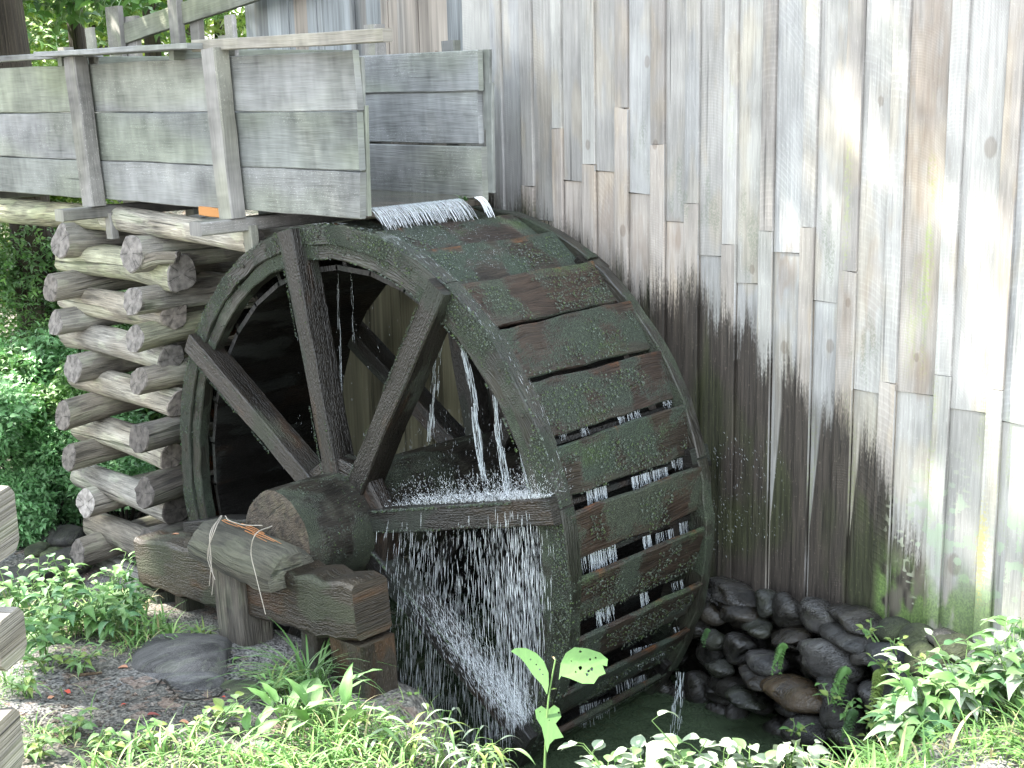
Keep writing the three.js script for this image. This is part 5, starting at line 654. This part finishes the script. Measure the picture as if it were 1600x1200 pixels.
{
  const r = rng(3), geos = [0.5, 0.9, 1.3].map((d, i) => { const g = leafGeo(1, 0.055, { n: 5, droop: d, fold: 0.3, seed: i, wave: 0 }); g.rotateZ(1.3 - 0.2 * i); return g; }), cols = [[0.16, 0.31, 0.06], [0.24, 0.38, 0.09], [0.30, 0.42, 0.13], [0.11, 0.24, 0.05], [0.42, 0.36, 0.19]], white = leafMat(1, 1, 1, 0.35), place = [[], [], []], mx = new THREE.Matrix4(), q = new THREE.Quaternion(), e = new THREE.Euler();
  const bare = (x, z) => { const d = Math.hypot((x - 0.32) / 0.60, (z - 1.46 + 0.15 * (x - 0.2)) / 0.50); return d < 1.05 + 0.5 * (fbm(x * 3, z * 3, 6, 3) - 0.5); };
  for (let i = 0; i < 60000; i++) {
    const x = -3.2 + r() * 7.2, z = -1.5 + r() * 5.0, d = crestDist(x, z); if (d < -0.14) continue; const depth = V(x, -0.5, z).sub(CAM).dot(FW); if (depth < 3.2) continue; if (bare(x, z) && r() > 0.035) continue; if (x > -1.1 && x < 0.95 && z < 0.85) continue;
    const cl = fbm(x * 2.2, z * 2.2, 77, 3); if (r() > 0.10 + 0.9 * ss(0.38, 0.64, cl)) continue;
    const H = (0.04 + 0.10 * r()) * (x > 1.6 && d < 0.45 ? 0.55 : 1) * (x < 0.9 && z > 1.6 ? 0.6 : 1) * (0.6 + 1.2 * ss(0.4, 0.7, cl)) * (d < 0.1 ? 1.2 : 1), k = (r() * 3) | 0; e.set(0, r() * 6.28, (r() - 0.5) * 0.5); mx.compose(V(x, height(x, z) - 0.005, z), q.setFromEuler(e), V(H, H, H * (0.7 + 0.9 * r()))); place[k].push([mx.clone(), cols[r() < 0.07 ? 4 : (cl * 4.4 + r() * 1.6 | 0) % 4]]);
  }
  place.forEach((L, k) => { const im = shade(new THREE.InstancedMesh(geos[k], white, L.length)), c = new THREE.Color(); L.forEach(([m, col], i) => { im.setMatrixAt(i, m); im.setColorAt(i, c.setRGB(...col)); }); im.name = numbered('grass'); im.userData = { label: ['short upright grass covering the bank', 'medium bending grass covering the bank', 'arching grass covering the bank'][k], category: 'grass', kind: 'stuff' }; scene.add(im); });
  // low clover-like cover among the grass
  const gc = OVAL[0], L = []; for (let i = 0; i < 5200; i++) { const x = -3 + r() * 7, z = -1.5 + r() * 5, d = crestDist(x, z); if (d < -0.25 || bare(x, z) && r() > 0.03 || (x > -1.1 && x < 0.95 && z < 0.85)) continue; const cl = fbm(x * 1.7 + 30, z * 1.7, 78, 3); if (cl < 0.45) continue; const s = 0.02 + 0.035 * r() * r(); e.set((r() - 0.5) * 0.6, r() * 6.28, 0.5 * r()); mx.compose(V(x, height(x, z) + 0.01 + 0.06 * r() * r(), z), q.setFromEuler(e), V(s, s, s)); L.push([mx.clone(), cols[(r() * 3) | 0]]); }
  const im = shade(new THREE.InstancedMesh(gc, white, L.length)), c = new THREE.Color(); L.forEach(([m, col], i) => { im.setMatrixAt(i, m); im.setColorAt(i, c.setRGB(...col)); }); im.name = numbered('ground_cover'); im.userData = { label: 'low round leaved ground cover among the grass', category: 'ground cover', kind: 'stuff' }; scene.add(im);
}

// ------------------------------------------------------------------ trees and bushes beyond the stream, and the tree that shades the mill
const SPRIG = [1, 2, 3, 4].map(s => { const r = rng(s * 71), g = []; for (let i = 0; i < 7; i++) { const q = leafGeo(0.30 + 0.2 * r(), 0.20 + 0.06 * r(), { n: 3, seed: s * 9 + i, droop: 0.3, fold: 0.25, wave: 0 }); q.rotateX((r() - 0.5) * 1.2); q.rotateZ((r() - 0.5) * 0.9); q.rotateY(i * 0.9 + r()); q.translate((r() - 0.5) * 0.7, (r() - 0.5) * 0.4, (r() - 0.5) * 0.7); g.push(q); } return mergeGeometries(g); });
const white = leafMat(1, 1, 1, 0.55);
function foliage(name, parent, pts, cols, seed) {                    // pts: [point, size]
  const r = rng(seed), mx = new THREE.Matrix4(), q = new THREE.Quaternion(), e = new THREE.Euler(), c = new THREE.Color();
  const im = shade(new THREE.InstancedMesh(SPRIG[seed % 4], white, pts.length));
  pts.forEach(([p, s], i) => { e.set((r() - 0.5) * 1.6, r() * 6.28, (r() - 0.5) * 1.6); mx.compose(p, q.setFromEuler(e), V(s, s, s)); im.setMatrixAt(i, mx); const k = cols[(r() * cols.length) | 0], b = 0.75 + 0.5 * r(); im.setColorAt(i, c.setRGB(k[0] * b, k[1] * b, k[2] * b)); });
  im.name = name; im.userData.kind = 'stuff'; parent.add(im); return im;
}
const GREEN = [[0.14, 0.30, 0.07], [0.20, 0.38, 0.09], [0.10, 0.22, 0.06]], LIME = [[0.30, 0.45, 0.08], [0.38, 0.50, 0.10], [0.20, 0.36, 0.08]], COOL = [[0.24, 0.48, 0.20], [0.30, 0.55, 0.24], [0.19, 0.40, 0.16]], SHADY = [[0.07, 0.17, 0.04], [0.10, 0.22, 0.05], [0.05, 0.12, 0.035]];
function bush(label, px, py, T, w, h, n, s, cols, seed) {
  const c = CAM.clone().addScaledVector(ray(px, py), T), gy = height(c.x, c.z), t = thing('bush', label, 'bush', [c.x, gy, c.z]), r = rng(seed * 19), pts = [], st = [], cl = Array.from({ length: 10 }, () => { const a = r() * 6.28, q = Math.sqrt(r()); return [Math.cos(a) * q * w, h * (0.15 + 0.8 * r()), Math.sin(a) * q * w, 0.22 + 0.3 * r()]; }), cy = c.y - gy;
  for (let i = 0; i < n; i++) { const k = cl[(r() * 10) | 0], d = V(r() - 0.5, r() - 0.5, r() - 0.5).normalize().multiplyScalar(Math.pow(r(), 0.45) * k[3] * Math.max(w, h) * 0.9); pts.push([V(k[0] + d.x, Math.max(0.02, k[1] + d.y * 0.7), k[2] + d.z), s * (0.6 + 0.8 * r())]); }
  for (const k of cl) st.push(tube([V(k[0] * 0.1, -0.1, k[2] * 0.1), V(k[0] * 0.5, k[1] * 0.6, k[2] * 0.5), V(k[0], k[1], k[2])], 0.018, 0.006, 5, 6)); part('stem', mergeGeometries(st), M.bark, t); foliage('foliage', t, pts, cols, seed); return t;
}
[['leafy green bush at the left edge beside the middle of the crib', 30, 640, 11.2, 0.9, 1.35, 2600, 0.20, COOL], ['lower green bush at the left edge above the stream rocks', 45, 715, 11.0, 0.6, 0.5, 1500, 0.17, COOL], ['green bush growing right behind the left corner of the crib', 110, 690, 12.0, 0.9, 1.1, 1800, 0.20, GREEN], ['bush seen through the gaps in the middle of the crib', 190, 600, 12.4, 1.0, 1.5, 2200, 0.20, GREEN], ['bright bush seen through the upper gaps of the crib', 170, 470, 13.2, 1.1, 1.6, 2000, 0.22, LIME], ['loose ferny bush on the slope at the left edge under the flume', 25, 480, 12.2, 0.7, 0.6, 1000, 0.2, GREEN], ['bright bush glimpsed between the crib and the wheel rim', 350, 425, 12.5, 0.8, 1.0, 1200, 0.2, LIME], ['low bush behind the bottom logs of the crib', 190, 800, 11.0, 0.7, 0.6, 1100, 0.16, COOL]].forEach(([l, x, y, T, w, h, n, s, c], i) => bush(l, x, y, T, w, h, Math.round(n * 2.6), s * 0.64, c, i + 21));
function tree(label, px, T, rad, H, crown, cols, seed, lean = [0, 0], n = 2600, leafS = 0.32) {
  const c = CAM.clone().addScaledVector(ray(px, 60), T), gy = height(c.x, c.z) - 0.1, t = thing('tree', label, 'tree', [c.x, gy, c.z]), r = rng(seed * 23), top = V(lean[0], H, lean[1]), pts = [], br = [];
  part('trunk', tube([V(0, 0, 0), V(lean[0] * 0.2 + 0.05, H * 0.4, lean[1] * 0.2), V(lean[0] * 0.6, H * 0.75, lean[1] * 0.6), top], rad, rad * 0.35, 10, 14), M.bark, t);
  for (let b = 0; b < 14; b++) { const u = mix(crown[0], 1, (b + r()) / 14), a = r() * 6.28, l = crown[1] * (1.15 - 0.5 * u) * (0.6 + 0.6 * r()), p0 = V(lean[0] * u * u, H * u, lean[1] * u * u), p2 = p0.clone().add(V(Math.cos(a) * l, l * (0.30 - 0.5 * r() * (1 - u)), Math.sin(a) * l)), p1 = p0.clone().lerp(p2, 0.5).add(V(0, 0.12 * l, 0)); br.push(tube([p0, p1, p2], rad * 0.28, 0.01, 5, 7)); const c2 = new THREE.CatmullRomCurve3([p0, p1, p2]); for (let i = 0; i < n / 14; i++) { const q = c2.getPoint(0.25 + 0.75 * Math.sqrt(r())), s = l * 0.34; pts.push([q.add(V((r() - 0.5) * s * 2, (r() - 0.6) * s * 1.2, (r() - 0.5) * s * 2)), leafS * (0.6 + 0.8 * r())]); } }
  part('branch', mergeGeometries(br), M.bark, t); foliage('crown', t, pts, cols, seed); return t;
}
tree('thick dark tree trunk at the top left corner', 18, 12.6, 0.22, 7, [0.42, 2.0], GREEN, 31, [0.1, 0.2], 1800); tree('slim dark tree trunk rising behind the left flume post', 124, 15.0, 0.11, 8, [0.34, 2.0], LIME, 32, [-0.3, 0.2], 2400); tree('small leaning tree with forked branches between the two dark trunks', 66, 13.8, 0.07, 4.2, [0.30, 1.3], LIME, 33, [-1.2, 0.4], 1500, 0.26);
tree('bright yellow green tree far behind the handrail', 235, 19, 0.13, 7, [0.16, 2.4], LIME, 34, [0, 0], 2600, 0.34); tree('bright tree far behind the mill corner, right of the handrail', 345, 21, 0.14, 7, [0.14, 2.6], LIME, 35, [0, 0], 2600, 0.36); tree('shadowy tree far back at the left edge', -20, 20, 0.2, 9, [0.12, 3.0], GREEN, 36, [0, 0], 2600, 0.38); tree('tall green tree farthest back behind the slim trunk', 150, 25, 0.2, 11, [0.10, 3.4], LIME, 37, [0, 0], 3000, 0.42); tree('dark evergreen tree beyond the handrail posts', 290, 26, 0.2, 11, [0.10, 3.4], GREEN, 38, [0, 0], 3000, 0.42);
{
  const t = thing('tree', 'tall broad tree standing upstream of the mill, its crown shading the wheel and the flume', 'tree', [-7.2, height(-7.2, 2.6) - 0.1, 2.6]), r = rng(404), y0 = t.position.y, pts = [];
  part('trunk', tube([V(0, 0, 0), V(0.1, 3, 0), V(0.4, 6, 0.1), V(0.8, 9.5, 0.2)], 0.34, 0.12, 12, 16), M.bark, t);
  const lit = P => P.wall ? 0.75 * ss(1.75, 2.35, P.x + 0.35 * (fbm(P.x * 2.1, P.y * 1.3, 5, 3) - 0.5) + 0.10 * P.y) * (P.x > 2.55 || P.y > 0.75 ? 1 : 0.25) * (0.6 + 0.4 * ss(0.34, 0.46, fbm(P.x * 2.6, P.y * 1.3, 15, 2))) : (crestDist(P.x, P.z) > -0.05 && !(P.x < 1.0 && P.x > -0.75 && P.z < 1.15) ? (P.x > 0.95 ? ss(0.26, 0.36, fbm(P.x * 1.6, P.z * 1.6, 6, 2)) : ss(0.42, 0.50, fbm(P.x * 1.4, P.z * 1.4, 6, 2))) * (P.x > 2.85 && P.z < 0 ? 0.85 : 1) : 0);
  for (let i = 0; i < 26000; i++) {
    const L = V(-9.6 + r() * 11.6, 6.0 + r() * 3.0, -1.2 + r() * 8.0), tw = (L.z - ZB) / SUN.z, W = L.clone().addScaledVector(SUN, -tw), g = L.clone().addScaledVector(SUN, -(L.y + 0.5) / SUN.y); let P = null;
    if (W.y > -0.5 && tw > 0) { if (W.x < -2.9 || W.x > 3.9 || W.y > 4.4) continue; P = { wall: true, x: W.x, y: W.y }; } else { if (g.x < -3.6 || g.x > 4.6 || g.z > 3.2) continue; P = { wall: false, x: g.x, z: g.z }; }
    let li = 0; for (const [ox, oy] of P.wall ? [[0, 0]] : [[0, 0], [0.2, 0], [-0.2, 0], [0, 0.2], [0, -0.2]]) li = Math.max(li, lit(P.wall ? { wall: true, x: P.x + ox * 0.6, y: P.y + oy } : { wall: false, x: P.x + ox, z: P.z + oy })); if (r() < li) continue; if (fbm(L.x * 1.1, L.z * 1.1, 31, 3) < 0.30) continue; pts.push([V(L.x + 7.2, L.y - y0, L.z - 2.6), 0.30 * (0.6 + 0.7 * r())]);
  }
  console.log('canopy sprigs', pts.length);
  const br = []; for (let b = 0; b < 16; b++) { const q = pts[(r() * pts.length) | 0][0], p0 = V(0.3, 4 + 3 * r(), 0.1); br.push(tube([p0, p0.clone().lerp(q, 0.5).add(V(0, 0.5, 0)), q], 0.08, 0.015, 6, 10)); } part('branch', mergeGeometries(br), M.bark, t); foliage('crown', t, pts, SHADY, 42);
}
renderer.render(scene, camera);
